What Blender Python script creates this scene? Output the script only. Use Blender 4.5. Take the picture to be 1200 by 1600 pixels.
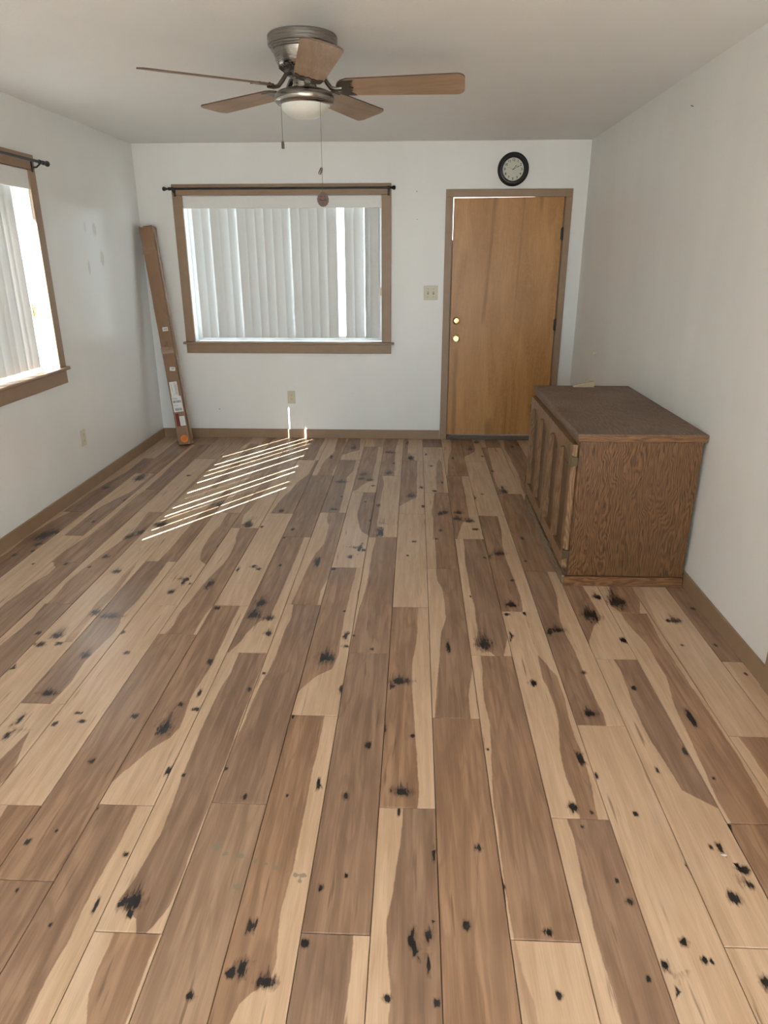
import bpy, bmesh, math, random
import numpy as np
from mathutils import Vector, Matrix, Euler
from mathutils.geometry import delaunay_2d_cdt

for o in list(bpy.data.objects): bpy.data.objects.remove(o)
scene = bpy.context.scene
C = scene.collection
random.seed(7)

# ------------------------------------------------------------------ camera
F_PX, CAM_H, PITCH, YAW, ROLL = 1078.83, 1.5894, 0.3543, 0.0440, -0.0017
cp, sp, cy, sy = math.cos(PITCH), math.sin(PITCH), math.cos(YAW), math.sin(YAW)
FWD = Vector((-sy*cp, cy*cp, -sp)); RGT = Vector((cy, sy, 0)); UP = RGT.cross(FWD)
cr, sr = math.cos(ROLL), math.sin(ROLL)
RGT, UP = RGT*cr + UP*sr, UP*cr - RGT*sr
cam_d = bpy.data.cameras.new('camera'); cam = bpy.data.objects.new('camera', cam_d); C.objects.link(cam)
cam_d.sensor_fit = 'VERTICAL'; cam_d.sensor_height = 36.0; cam_d.lens = F_PX/1600*36.0
cam_d.clip_start = 0.05
cam.matrix_world = Matrix(((RGT.x, UP.x, -FWD.x, 0), (RGT.y, UP.y, -FWD.y, 0), (RGT.z, UP.z, -FWD.z, CAM_H), (0, 0, 0, 1)))
scene.camera = cam

def floor_at(px, py):
    "point of the floor plane seen at a photo pixel"
    d = RGT*((px-600)/F_PX) + UP*((800-py)/F_PX) + FWD
    t = -CAM_H/d.z
    return d.x*t, d.y*t

# ------------------------------------------------------------------ world, sun, exposure
SKY_STRENGTH, SUN_STRENGTH, EXPOSURE = 4.2, 42.0, 0.96
world = bpy.data.worlds.new('sky'); scene.world = world; world.use_nodes = True
bg = world.node_tree.nodes['Background']
bg.inputs['Color'].default_value = (0.72, 0.87, 1.0, 1); bg.inputs['Strength'].default_value = SKY_STRENGTH
sun_d = bpy.data.lights.new('sun', 'SUN'); sun_d.energy = SUN_STRENGTH; sun_d.angle = math.radians(0.20); sun_d.color = (0.985, 0.99, 1.0)
sun = bpy.data.objects.new('sun', sun_d); C.objects.link(sun)
SUN_DIR = Vector((0.705, 1.06, -0.90)).normalized()
sun.rotation_euler = SUN_DIR.to_track_quat('-Z', 'Y').to_euler(); sun.location = (-6, -6, 8)
vs = scene.view_settings
scene.display_settings.display_device = 'sRGB'
vs.view_transform = 'Standard'; vs.look = 'None'; vs.gamma = 1.0; vs.exposure = EXPOSURE; vs.use_curve_mapping = False

# ------------------------------------------------------------------ room numbers (metres, from the photograph's perspective)
XL, XR, YF, YB, ZC = -2.3505, 1.394, 6.268, -2.2, 2.4635
WT = 0.15

# ------------------------------------------------------------------ material helpers
class Mat:
    def __init__(s, name, rough=0.5, spec=0.5, metal=0.0, col=(0.8, 0.8, 0.8)):
        s.m = bpy.data.materials.new(name); s.m.use_nodes = True
        s.t = s.m.node_tree; s.b = s.t.nodes['Principled BSDF']
        s.b.inputs['Roughness'].default_value = rough; s.b.inputs['Metallic'].default_value = metal
        s.b.inputs['Specular IOR Level'].default_value = spec
        s.b.inputs['Base Color'].default_value = (*col, 1)
    def put(s, sock, v):
        if v is None: return
        if hasattr(v, 'is_output'): s.t.links.new(v, sock)
        elif isinstance(v, (tuple, list)) and len(v) == 3 and sock.type == 'RGBA': sock.default_value = (*v, 1)
        else: sock.default_value = v
    def math(s, op, a, b=None, c=None, clamp=False):
        n = s.t.nodes.new('ShaderNodeMath'); n.operation = op; n.use_clamp = clamp
        for i, v in enumerate((a, b, c)): s.put(n.inputs[i], v)
        return n.outputs[0]
    def vmath(s, op, a, b=None):
        n = s.t.nodes.new('ShaderNodeVectorMath'); n.operation = op
        s.put(n.inputs[0], a); s.put(n.inputs[1], b)
        return n.outputs[0]
    def coord(s, kind='Object'):
        return s.t.nodes.new('ShaderNodeTexCoord').outputs[kind]
    def pos(s):
        return s.t.nodes.new('ShaderNodeNewGeometry').outputs['Position']
    def attr(s, name, out='Fac'):
        n = s.t.nodes.new('ShaderNodeAttribute'); n.attribute_name = name; return n.outputs[out]
    def noise(s, vec, scale=1.0, detail=2.0, rough=0.5, dist=0.0):
        n = s.t.nodes.new('ShaderNodeTexNoise')
        s.put(n.inputs['Vector'], vec); n.inputs['Scale'].default_value = scale
        n.inputs['Detail'].default_value = detail; n.inputs['Roughness'].default_value = rough; n.inputs['Distortion'].default_value = dist
        return n.outputs['Fac']
    def step(s, v, lo, hi, a=0.0, b=1.0):
        n = s.t.nodes.new('ShaderNodeMapRange'); n.interpolation_type = 'SMOOTHSTEP'
        for i, x in enumerate((v, lo, hi, a, b)): s.put(n.inputs[i], x)
        return n.outputs[0]
    def mix(s, f, a, b, mode='MIX'):
        n = s.t.nodes.new('ShaderNodeMix'); n.data_type = 'RGBA'; n.blend_type = mode
        s.put(n.inputs[0], f); s.put(n.inputs[6], a); s.put(n.inputs[7], b)
        return n.outputs[2]
    def sep(s, v):
        n = s.t.nodes.new('ShaderNodeSeparateXYZ'); s.put(n.inputs[0], v); return n.outputs
    def bump(s, h, strength=0.2, dist=0.002):
        n = s.t.nodes.new('ShaderNodeBump'); n.inputs['Strength'].default_value = strength; n.inputs['Distance'].default_value = dist
        s.put(n.inputs['Height'], h); s.put(s.b.inputs['Normal'], n.outputs[0])
    def col(s, v): s.put(s.b.inputs['Base Color'], v)
    def rough(s, v): s.put(s.b.inputs['Roughness'], v)

def plain(name, col, rough=0.5, metal=0.0, spec=0.5, vary=0.06, scale=30):
    m = Mat(name, rough, spec, metal, col)
    n = m.noise(m.coord(), scale, 3)
    d = tuple(c*(1-vary*2) for c in col); l = tuple(min(1, c*(1+vary)) for c in col)
    m.col(m.mix(n, d, l)); return m.m

def paint(name, col, rough, patchy=0.05, peel=0.25, scuffs=()):
    m = Mat(name, rough, 0.5)
    p = m.coord()
    big = m.noise(m.vmath('MULTIPLY', p, (2.6, 2.6, 0.55)), 1.0, 3, 0.6)
    c = m.mix(m.step(big, 0.35, 0.7), tuple(v*(1-patchy) for v in col), col)
    for (x, y, z, rx, ry, rz, f) in scuffs:
        d = m.vmath('DIVIDE', m.vmath('SUBTRACT', p, (x, y, z)), (rx, ry, rz))
        ln = m.t.nodes.new('ShaderNodeVectorMath'); ln.operation = 'LENGTH'; m.put(ln.inputs[0], d)
        e = m.math('ADD', ln.outputs['Value'], m.math('MULTIPLY', m.noise(p, 60, 2), 0.8))
        c = m.mix(m.step(e, 1.0, 1.6, f, 0.0), c, (0.40, 0.37, 0.32))
    m.col(c)
    h = m.noise(p, 190, 2, 0.6); h2 = m.noise(p, 45, 3, 0.6)
    m.bump(m.math('ADD', h, m.math('MULTIPLY', h2, 1.5)), peel, 0.0016)
    return m.m

def oak(name, axis, dark, light, freq=55.0, rough=0.5, seed=0.0):
    "flat-sawn oak: pores and cathedral figure along `axis`, figure across the next axis"
    m = Mat(name, rough, 0.4)
    x, y, z = m.sep(m.vmath('ADD', m.coord(), (seed, seed*1.7, seed*0.6)))
    along = (x, y, z)[axis]; others = [v for i, v in enumerate((x, y, z)) if i != axis]
    cross = m.math('ADD', others[0], m.math('MULTIPLY', others[1], 0.93))
    cb = m.t.nodes.new('ShaderNodeCombineXYZ'); m.put(cb.inputs[0], m.math('MULTIPLY', cross, 5.0)); m.put(cb.inputs[1], m.math('MULTIPLY', along, 1.15))
    warp = m.noise(cb.outputs[0], 1.0, 3, 0.55, 0.6)
    cb2 = m.t.nodes.new('ShaderNodeCombineXYZ'); m.put(cb2.inputs[0], m.math('MULTIPLY', cross, 55)); m.put(cb2.inputs[1], m.math('MULTIPLY', along, 9))
    jit = m.noise(cb2.outputs[0], 1.0, 3, 0.6)
    ph = m.math('ADD', m.math('MULTIPLY', cross, freq*2.3), m.math('ADD', m.math('MULTIPLY', warp, freq*0.85), m.math('MULTIPLY', jit, 2.6)))
    ring = m.math('MULTIPLY_ADD', m.math('SINE', m.math('MULTIPLY', ph, 2.6)), 0.5, 0.5)
    cb3 = m.t.nodes.new('ShaderNodeCombineXYZ'); m.put(cb3.inputs[0], m.math('MULTIPLY', cross, 260)); m.put(cb3.inputs[1], m.math('MULTIPLY', along, 14))
    pore = m.noise(cb3.outputs[0], 1.0, 2, 0.6)
    f = m.math('ADD', m.math('MULTIPLY', m.step(ring, 0.15, 0.85), 0.46), m.math('MULTIPLY', m.step(pore, 0.34, 0.64), 0.60), clamp=True)
    blot = m.noise(m.coord(), 3.3, 2)
    c = m.mix(f, dark, light)
    c = m.mix(m.step(blot, 0.35, 0.7, 0.0, 0.35), c, tuple(v*0.62 for v in light))
    m.col(c); m.bump(f, 0.25, 0.0008)
    m.rough(m.step(blot, 0.3, 0.7, rough-0.06, rough+0.08))
    return m.m

# ------------------------------------------------------------------ geometry helpers
def add_box(bm, lo, hi, bev=0.0, seg=1):
    r = bmesh.ops.create_cube(bm, size=1.0)
    c = [(a+b)/2 for a, b in zip(lo, hi)]; s = [abs(b-a) for a, b in zip(lo, hi)]
    for v in r['verts']: v.co = Vector((c[0]+v.co.x*s[0], c[1]+v.co.y*s[1], c[2]+v.co.z*s[2]))
    if bev > 0:
        es = list({e for v in r['verts'] for e in v.link_edges})
        bmesh.ops.bevel(bm, geom=es, offset=min(bev, min(s)*0.45), segments=seg, affect='EDGES', profile=0.5)
    return bm
def box(lo, hi, bev=0.0, seg=1): return add_box(bmesh.new(), lo, hi, bev, seg)
def lathe(bm, prof, n=40, center=(0, 0, 0), axis='Z', cap=True):
    "prof: list of (radius, height)"
    rings = []
    def P(r, h, a):
        x, y = r*math.cos(a), r*math.sin(a)
        v = {'Z': (x, y, h), 'Y': (x, h, y), 'X': (h, x, y)}[axis]
        return Vector(v)+Vector(center)
    for r, h in prof:
        if r < 1e-6: rings.append([bm.verts.new(P(0, h, 0))])
        else: rings.append([bm.verts.new(P(r, h, 2*math.pi*i/n)) for i in range(n)])
    for A, B in zip(rings, rings[1:]):
        for i in range(n):
            j = (i+1) % n
            if len(A) == 1 and len(B) == 1: continue
            f = [A[0], B[j], B[i]] if len(A) == 1 else [A[i], A[j], B[0]] if len(B) == 1 else [A[i], A[j], B[j], B[i]]
            bm.faces.new(f)
    if cap:
        for r in (rings[0], rings[-1]):
            if len(r) > 2: bm.faces.new(r)
    bmesh.ops.recalc_face_normals(bm, faces=bm.faces)
    return bm
def tube(bm, pts, r, n=8, r2=None):
    pts = [Vector(p) for p in pts]; rings = []
    t0 = (pts[1]-pts[0]).normalized(); ref = Vector((0, 0, 1)) if abs(t0.z) < 0.9 else Vector((1, 0, 0))
    u = t0.cross(ref).normalized()
    for i, p in enumerate(pts):
        t = (pts[min(i+1, len(pts)-1)]-pts[max(i-1, 0)]).normalized()
        u = (u - t*u.dot(t)).normalized(); w = t.cross(u)
        k = i/(len(pts)-1); rr = r if r2 is None else r+(r2-r)*k
        rings.append([bm.verts.new(p+u*rr*math.cos(2*math.pi*a/n)+w*rr*math.sin(2*math.pi*a/n)) for a in range(n)])
    for A, B in zip(rings, rings[1:]):
        for i in range(n): bm.faces.new([A[i], A[(i+1) % n], B[(i+1) % n], B[i]])
    bm.faces.new(rings[0]); bm.faces.new(rings[-1])
    bmesh.ops.recalc_face_normals(bm, faces=bm.faces)
    return bm
def prism(bm, poly, z0, z1, axis='Z'):
    "extrude a 2D outline"
    def P(a, b, h): return Vector({'Z': (a, b, h), 'Y': (a, h, b), 'X': (h, a, b)}[axis])
    A = [bm.verts.new(P(a, b, z0)) for a, b in poly]; B = [bm.verts.new(P(a, b, z1)) for a, b in poly]
    n = len(poly)
    for i in range(n): bm.faces.new([A[i], A[(i+1) % n], B[(i+1) % n], B[i]])
    bm.faces.new(A); bm.faces.new(B)
    bmesh.ops.recalc_face_normals(bm, faces=bm.faces)
    return bm

def mesh_of(name, bm, mat, smooth=False):
    me = bpy.data.meshes.new(name)
    bm.normal_update(); bm.to_mesh(me); bm.free()
    if smooth:
        for p in me.polygons: p.use_smooth = True
        me.set_sharp_from_angle(angle=math.radians(38))
    if mat: me.materials.append(mat)
    return me
def root_loc(o):
    v = Vector((0, 0, 0))
    while o is not None: v = v + o.location; o = o.parent
    return v
def obj(name, bm, mat, parent=None, smooth=False, local=False, origin=None):
    "one mesh object; vertices given in world coordinates unless local=True"
    base = root_loc(parent) if parent is not None else Vector((0, 0, 0))
    loc = Vector((0, 0, 0))
    if origin is not None:
        loc = Vector(origin) if local else Vector(origin)-base
    if not local:
        sub = base + loc
        if sub.length > 0:
            for v in bm.verts: v.co -= sub
    me = mesh_of(name, bm, mat, smooth)
    o = bpy.data.objects.new(name, me); C.objects.link(o)
    if parent is not None: o.parent = parent
    o.location = loc
    return o
def tag(o, label=None, cat=None, group=None, kind=None):
    if label: o['label'] = label
    if cat: o['category'] = cat
    if group: o['group'] = group
    if kind: o['kind'] = kind
    return o
def thing(name, loc, label, cat, group=None, rot=None):
    o = bpy.data.objects.new(name, None); C.objects.link(o); o.location = loc
    o.empty_display_size = 0.1
    if rot is not None: o.rotation_euler = rot
    return tag(o, label, cat, group)
def structure(o, label=None):
    o['kind'] = 'structure'
    if label: o['label'] = label
    return o
def sroot(name, loc, label):
    o = bpy.data.objects.new(name, None); C.objects.link(o); o.location = loc; o.empty_display_size = 0.1
    return structure(o, label)
def text_mesh(name, body, size, mat, parent, matrix, depth=0.0003, align='CENTER'):
    cu = bpy.data.curves.new(name, 'FONT'); cu.body = body; cu.size = size; cu.extrude = depth
    cu.offset = size*0.022; cu.align_x = align; cu.align_y = 'CENTER'; cu.resolution_u = 3
    tmp = bpy.data.objects.new(name+'_tmp', cu); C.objects.link(tmp)
    bpy.context.view_layer.update()
    dg = bpy.context.evaluated_depsgraph_get()
    me = bpy.data.meshes.new_from_object(tmp.evaluated_get(dg))
    bpy.data.objects.remove(tmp); bpy.data.curves.remove(cu)
    me.transform(matrix); me.materials.clear(); me.materials.append(mat); me.name = name
    o = bpy.data.objects.new(name, me); C.objects.link(o); o.parent = parent
    return o

# ------------------------------------------------------------------ materials
WALL_COL = (0.82, 0.82, 0.805)
M = {}
M['wall_left'] = paint('wall_paint_left', WALL_COL, 0.22, 0.03, 0.12,
    scuffs=((XL, 5.35, 1.78, .3, .035, .05, .35), (XL, 5.42, 1.58, .3, .035, .055, .4), (XL, 5.18, 1.52, .3, .02, .05, .35), (XL, 5.20, 1.79, .3, .02, .04, .2)))
M['wall'] = paint('wall_paint', WALL_COL, 0.36, 0.03, 0.2)
M['wall_right'] = paint('wall_paint_right', (0.81, 0.80, 0.77), 0.42, 0.04, 0.2)
M['ceiling'] = paint('ceiling_paint', (0.82, 0.82, 0.81), 0.6, 0.02, 0.35)
M['trim'] = plain('brown_trim_paint', (0.315, 0.205, 0.125), 0.42, vary=0.08, scale=14)
M['black'] = plain('black_metal', (0.012, 0.012, 0.014), 0.4)
M['vinyl'] = plain('white_vinyl', (0.78, 0.78, 0.77), 0.4, vary=0.02)
M['sash'] = plain('white_window_frame', (0.72, 0.72, 0.71), 0.35, vary=0.03)
M['ivory'] = plain('ivory_plastic', (0.62, 0.57, 0.44), 0.35, vary=0.03)
M['ivory_dark'] = plain('ivory_slot', (0.10, 0.09, 0.07), 0.5)
M['brass'] = plain('polished_brass', (0.85, 0.60, 0.24), 0.18, metal=1.0, vary=0.04)
M['old_metal'] = plain('tarnished_hinge', (0.06, 0.05, 0.04), 0.45, metal=0.6)
M['outside'] = plain('pale_gravel', (0.42, 0.40, 0.36), 0.9, vary=0.15, scale=6)
M['stucco'] = plain('outside_stucco', (0.62, 0.60, 0.55), 0.85, vary=0.05)
M['subfloor'] = plain('plank_joint', (0.035, 0.026, 0.02), 0.8)

def slat_material():
    m = Mat('blind_slat_vinyl', 0.45, 0.4, 0, (0.74, 0.75, 0.74))
    tr = m.t.nodes.new('ShaderNodeBsdfTranslucent'); tr.inputs['Color'].default_value = (0.72, 0.76, 0.78, 1)
    n = m.noise(m.vmath('MULTIPLY', m.coord(), (40, 40, 1.5)), 1.0, 2)
    m.col(m.mix(n, (0.70, 0.70, 0.69), (0.77, 0.77, 0.76)))
    mx = m.t.nodes.new('ShaderNodeMixShader'); mx.inputs[0].default_value = 0.075
    m.t.links.new(m.b.outputs[0], mx.inputs[1]); m.t.links.new(tr.outputs[0], mx.inputs[2])
    m.t.links.new(mx.outputs[0], m.t.nodes['Material Output'].inputs['Surface']); return m.m
M['slat'] = slat_material()
def pane_material():
    m = Mat('window_glass'); t = m.t
    tr = t.nodes.new('ShaderNodeBsdfTransparent'); tr.inputs[0].default_value = (0.94, 0.96, 0.95, 1)
    gl = t.nodes.new('ShaderNodeBsdfGlossy'); gl.inputs['Roughness'].default_value = 0.03
    lw = t.nodes.new('ShaderNodeLayerWeight'); lw.inputs['Blend'].default_value = 0.5
    fac = m.math('MULTIPLY_ADD', m.math('POWER', lw.outputs['Facing'], 4.0), 0.35, 0.03)
    n = m.noise(m.coord(), 3, 2); m.put(gl.inputs['Color'], m.mix(n, (0.9, 0.93, 0.93), (0.97, 0.98, 0.98)))
    mx = t.nodes.new('ShaderNodeMixShader'); t.links.new(fac, mx.inputs[0])
    t.links.new(tr.outputs[0], mx.inputs[1]); t.links.new(gl.outputs[0], mx.inputs[2])
    t.links.new(mx.outputs[0], t.nodes['Material Output'].inputs['Surface']); return m.m
M['pane'] = pane_material()

def plank_material():
    "hickory-look vinyl plank: heartwood between the traced edges, sapwood outside, knots, print grain"
    m = Mat('rustic_hickory_plank', 0.4, 0.45)
    seed = m.attr('seed'); tone = m.attr('tone')
    p = m.coord(); x, y, z = m.sep(p)
    def cv(sx, sy_):
        n = m.t.nodes.new('ShaderNodeCombineXYZ')
        m.put(n.inputs[0], m.math('MULTIPLY', x, sx)); m.put(n.inputs[1], m.math('MULTIPLY', y, sy_)); m.put(n.inputs[2], m.math('MULTIPLY', seed, 37.0))
        return n.outputs[0]
    knot = m.attr('knot')
    e1 = m.noise(cv(9, 5), 1.0, 2); e2 = m.noise(cv(70, 34), 1.0, 3, 0.6)
    d = m.math('MINIMUM', m.attr('d1'), m.attr('d2'))
    d = m.math('ADD', d, m.math('MULTIPLY', m.math('SUBTRACT', e1, 0.5), 0.012))
    d = m.math('ADD', d, m.math('MULTIPLY', m.math('SUBTRACT', e2, 0.5), 0.006))
    heart = m.math('MULTIPLY', m.step(d, -0.0015, 0.0022), m.attr('depth'))
    fine = m.noise(cv(330, 9), 1.0, 3, 0.65)
    mid = m.noise(cv(42, 2.6), 1.0, 3, 0.55, 0.4)
    warp = m.noise(cv(9, 1.3), 1.0, 2, 0.5, 0.3)
    ring = m.math('MULTIPLY_ADD', m.math('SINE', m.math('ADD', m.math('MULTIPLY', warp, 46), m.math('MULTIPLY', fine, 2.2))), 0.5, 0.5)
    blot = m.noise(cv(6, 3), 1.0, 2)
    hc = m.mix(m.step(mid, 0.3, 0.72), HEART_D, HEART_L)
    hc = m.mix(m.step(ring, 0.55, 1.0, 0.0, 0.30), hc, tuple(v*0.72 for v in HEART_D))
    hc = m.mix(m.step(tone, 0.0, 1.0), hc, m.mix(1.0, hc, (1.20, 1.13, 1.02), 'MULTIPLY'))
    hc = m.mix(m.step(blot, 0.45, 0.75, 0.0, 0.4), hc, HEART_L)
    scol = m.mix(m.step(mid, 0.25, 0.75), SAP_D, SAP_L)
    scol = m.mix(m.step(ring, 0.6, 1.0, 0.0, 0.22), scol, SAP_D)
    scol = m.mix(m.step(blot, 0.5, 0.75, 0.0, 0.35), scol, SAP_W)
    c = m.mix(heart, scol, hc)
    c = m.mix(m.step(fine, 0.2, 0.55, 0.20, 0.0), c, (0.13, 0.075, 0.045))
    # mineral streaks
    st = m.noise(cv(55, 3.2), 1.0, 2, 0.5)
    c = m.mix(m.step(st, 0.665, 0.77, 0.0, 0.6), c, (0.10, 0.058, 0.038))
    # dark grain swept round the big knots
    hal = m.attr('sweep'); sw_ = m.math('ADD', hal, m.math('MULTIPLY', m.math('SUBTRACT', m.noise(cv(190, 8), 1.0, 3, 0.6, 0.6), 0.5), 1.7))
    hin = m.step(hal, 0.02, 0.22)
    c = m.mix(m.math('MULTIPLY', m.step(sw_, 0.15, 0.8, 0.0, 0.42), hin), c, (0.17, 0.098, 0.064))
    c = m.mix(m.math('MULTIPLY', m.step(sw_, 0.66, 0.84, 0.0, 0.80), hin), c, (0.035, 0.026, 0.022))
    # knots
    kn = m.noise(cv(170, 42), 1.0, 3, 0.7); kb = m.noise(cv(85, 14), 1.0, 2, 0.5)
    kk = m.math('ADD', knot, m.math('ADD', m.math('MULTIPLY', m.math('SUBTRACT', kn, 0.5), 1.0), m.math('MULTIPLY', m.math('SUBTRACT', kb, 0.5), 1.1)))
    inside = m.step(knot, 0.02, 0.16)
    halo = m.math('MULTIPLY', m.step(kk, 0.10, 0.58, 0.0, 0.70), inside)
    c = m.mix(halo, c, (0.125, 0.068, 0.042))
    c = m.mix(m.math('MULTIPLY', m.step(kk, 0.50, 0.62), inside), c, (0.014, 0.013, 0.014))
    # dried grey paint drips
    sk = m.math('ADD', m.attr('stain'), m.math('MULTIPLY', m.math('SUBTRACT', m.noise(cv(110, 110), 1.0, 3, 0.6), 0.5), 0.9))
    c = m.mix(m.math('MULTIPLY', m.step(sk, 0.42, 0.62), m.step(m.attr('stain'), 0.02, 0.2, 0.0, 0.75)), c, (0.22, 0.20, 0.15))
    m.col(c)
    m.bump(m.math('ADD', m.math('MULTIPLY', fine, 0.6), mid), 0.10, 0.0006)
    m.rough(m.math('ADD', m.math('MULTIPLY', fine, 0.10), m.step(m.noise(m.pos(), 2.2, 3), 0.3, 0.7, 0.30, 0.40)))
    return m.m
HEART_D, HEART_L = (0.215, 0.132, 0.088), (0.36, 0.235, 0.160)
SAP_D, SAP_L, SAP_W = (0.51, 0.350, 0.228), (0.66, 0.480, 0.338), (0.63, 0.490, 0.365)
M['plank'] = plank_material()

# ------------------------------------------------------------------ shell of the room
def panel(u0, u1, z0, z1, holes, mk):
    "wall slab cut round its openings: strips joined into one mesh"
    bm = bmesh.new(); us = sorted({u0, u1, *[h[0] for h in holes], *[h[1] for h in holes]})
    for a, b in zip(us, us[1:]):
        hs = [h for h in holes if h[0] < (a+b)/2 < h[1]]
        if not hs: mk(bm, a, b, z0, z1)
        for h in hs:
            if h[2] > z0+1e-4: mk(bm, a, b, z0, h[2])
            if h[3] < z1-1e-4: mk(bm, a, b, h[3], z1)
    bmesh.ops.remove_doubles(bm, verts=bm.verts, dist=1e-5)
    return bm
WIN1 = (-1.969, -0.288, 0.870, 2.076)     # far wall: x0, x1, z0, z1
DOOR1 = (0.290, 1.235, 0.0, 2.063)
WIN2 = (2.36, 4.505, 0.895, 2.090)        # left wall: y0, y1, z0, z1
DOOR2 = (1.40, 2.315, 0.0, 2.063)         # right wall, beside the camera
FILL_WIN = (-1.55, 1.05, 0.03, 2.10)          # wall behind the camera: window added for fill daylight
ZB = -0.05
w = obj('wall_front', panel(XL-WT, XR+WT, ZB, ZC+0.06, [WIN1, DOOR1], lambda b, u0, u1, z0, z1: add_box(b, (u0, YF, z0), (u1, YF+WT, z1))), M['wall'])
structure(w, 'white painted wall with the wide blind window and wooden door')
w = obj('wall_left', panel(YB, YF, ZB, ZC+0.06, [WIN2], lambda b, u0, u1, z0, z1: add_box(b, (XL-WT, u0, z0), (XL, u1, z1))), M['wall_left'])
structure(w, 'white glossy wall with faint scuffs beside the carton')
w = obj('wall_right', panel(YB, YF, ZB, ZC+0.06, [DOOR2], lambda b, u0, u1, z0, z1: add_box(b, (XR, u0, z0), (XR+WT, u1, z1))), M['wall_right'])
structure(w, 'patchy off-white wall behind the oak cabinet')
w = obj('wall_back', panel(XL-WT, XR+WT, ZB, ZC+0.06, [FILL_WIN], lambda b, u0, u1, z0, z1: add_box(b, (u0, YB-WT, z0), (u1, YB, z1))), M['wall'])
structure(w, 'white wall with an opening added for fill daylight')
structure(obj('ceiling', box((XL, YB, ZC), (XR, YF, ZC+0.06)), M['ceiling']), 'white lightly textured ceiling')
structure(obj('roof_eave', box((XL-0.345, YB-0.6, 2.25), (XL-WT-0.001, YF+0.9, 2.42)), M['stucco']), 'painted eave outside above the side window')
structure(obj('ground', box((-30, -30, -0.45), (30, 30, -0.30)), M['outside']), 'pale gravel ground outside')

# ------------------------------------------------------------------ floor: every plank traced
PW, X0, PLEN = 0.1737, 0.083, 1.297
JT = {-14: [2.93, 4.22, 5.518], -13: [2.51, 3.808, 5.094], -12: [2.12, 3.42, 4.70, 5.98], -11: [1.645, 2.94, 4.233, 5.52],
      -10: [1.3, 2.593, 3.89, 5.18], -9: [.86, 2.149, 3.454, 4.75, 6.03], -8: [1.639, 2.948, 4.24, 5.52], -7: [1.37, 2.677, 3.974, 5.25],
      -6: [1.653, 2.956, 4.241, 5.513], -5: [1.23, 2.537, 3.838, 5.089], -4: [1.674, 2.98, 4.27, 5.53], -3: [.825, 2.12, 3.415, 4.693, 5.965],
      -2: [1.248, 2.556, 3.854, 5.102], -1: [1.677, 2.973, 4.263, 5.53], 0: [.825, 2.124, 3.419, 4.703, 5.97], 1: [1.251, 2.554, 3.848, 5.114],
      2: [1.655, 2.95, 4.248, 5.52], 3: [.8, 2.103, 3.405, 4.699, 5.976], 4: [1.253, 2.549, 3.845, 5.131], 5: [1.655, 2.956, 4.25, 5.54],
      6: [.765, 2.063, 3.36, 4.66, 5.95], 7: [1.25, 2.549, 3.845, 5.14]}
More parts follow.
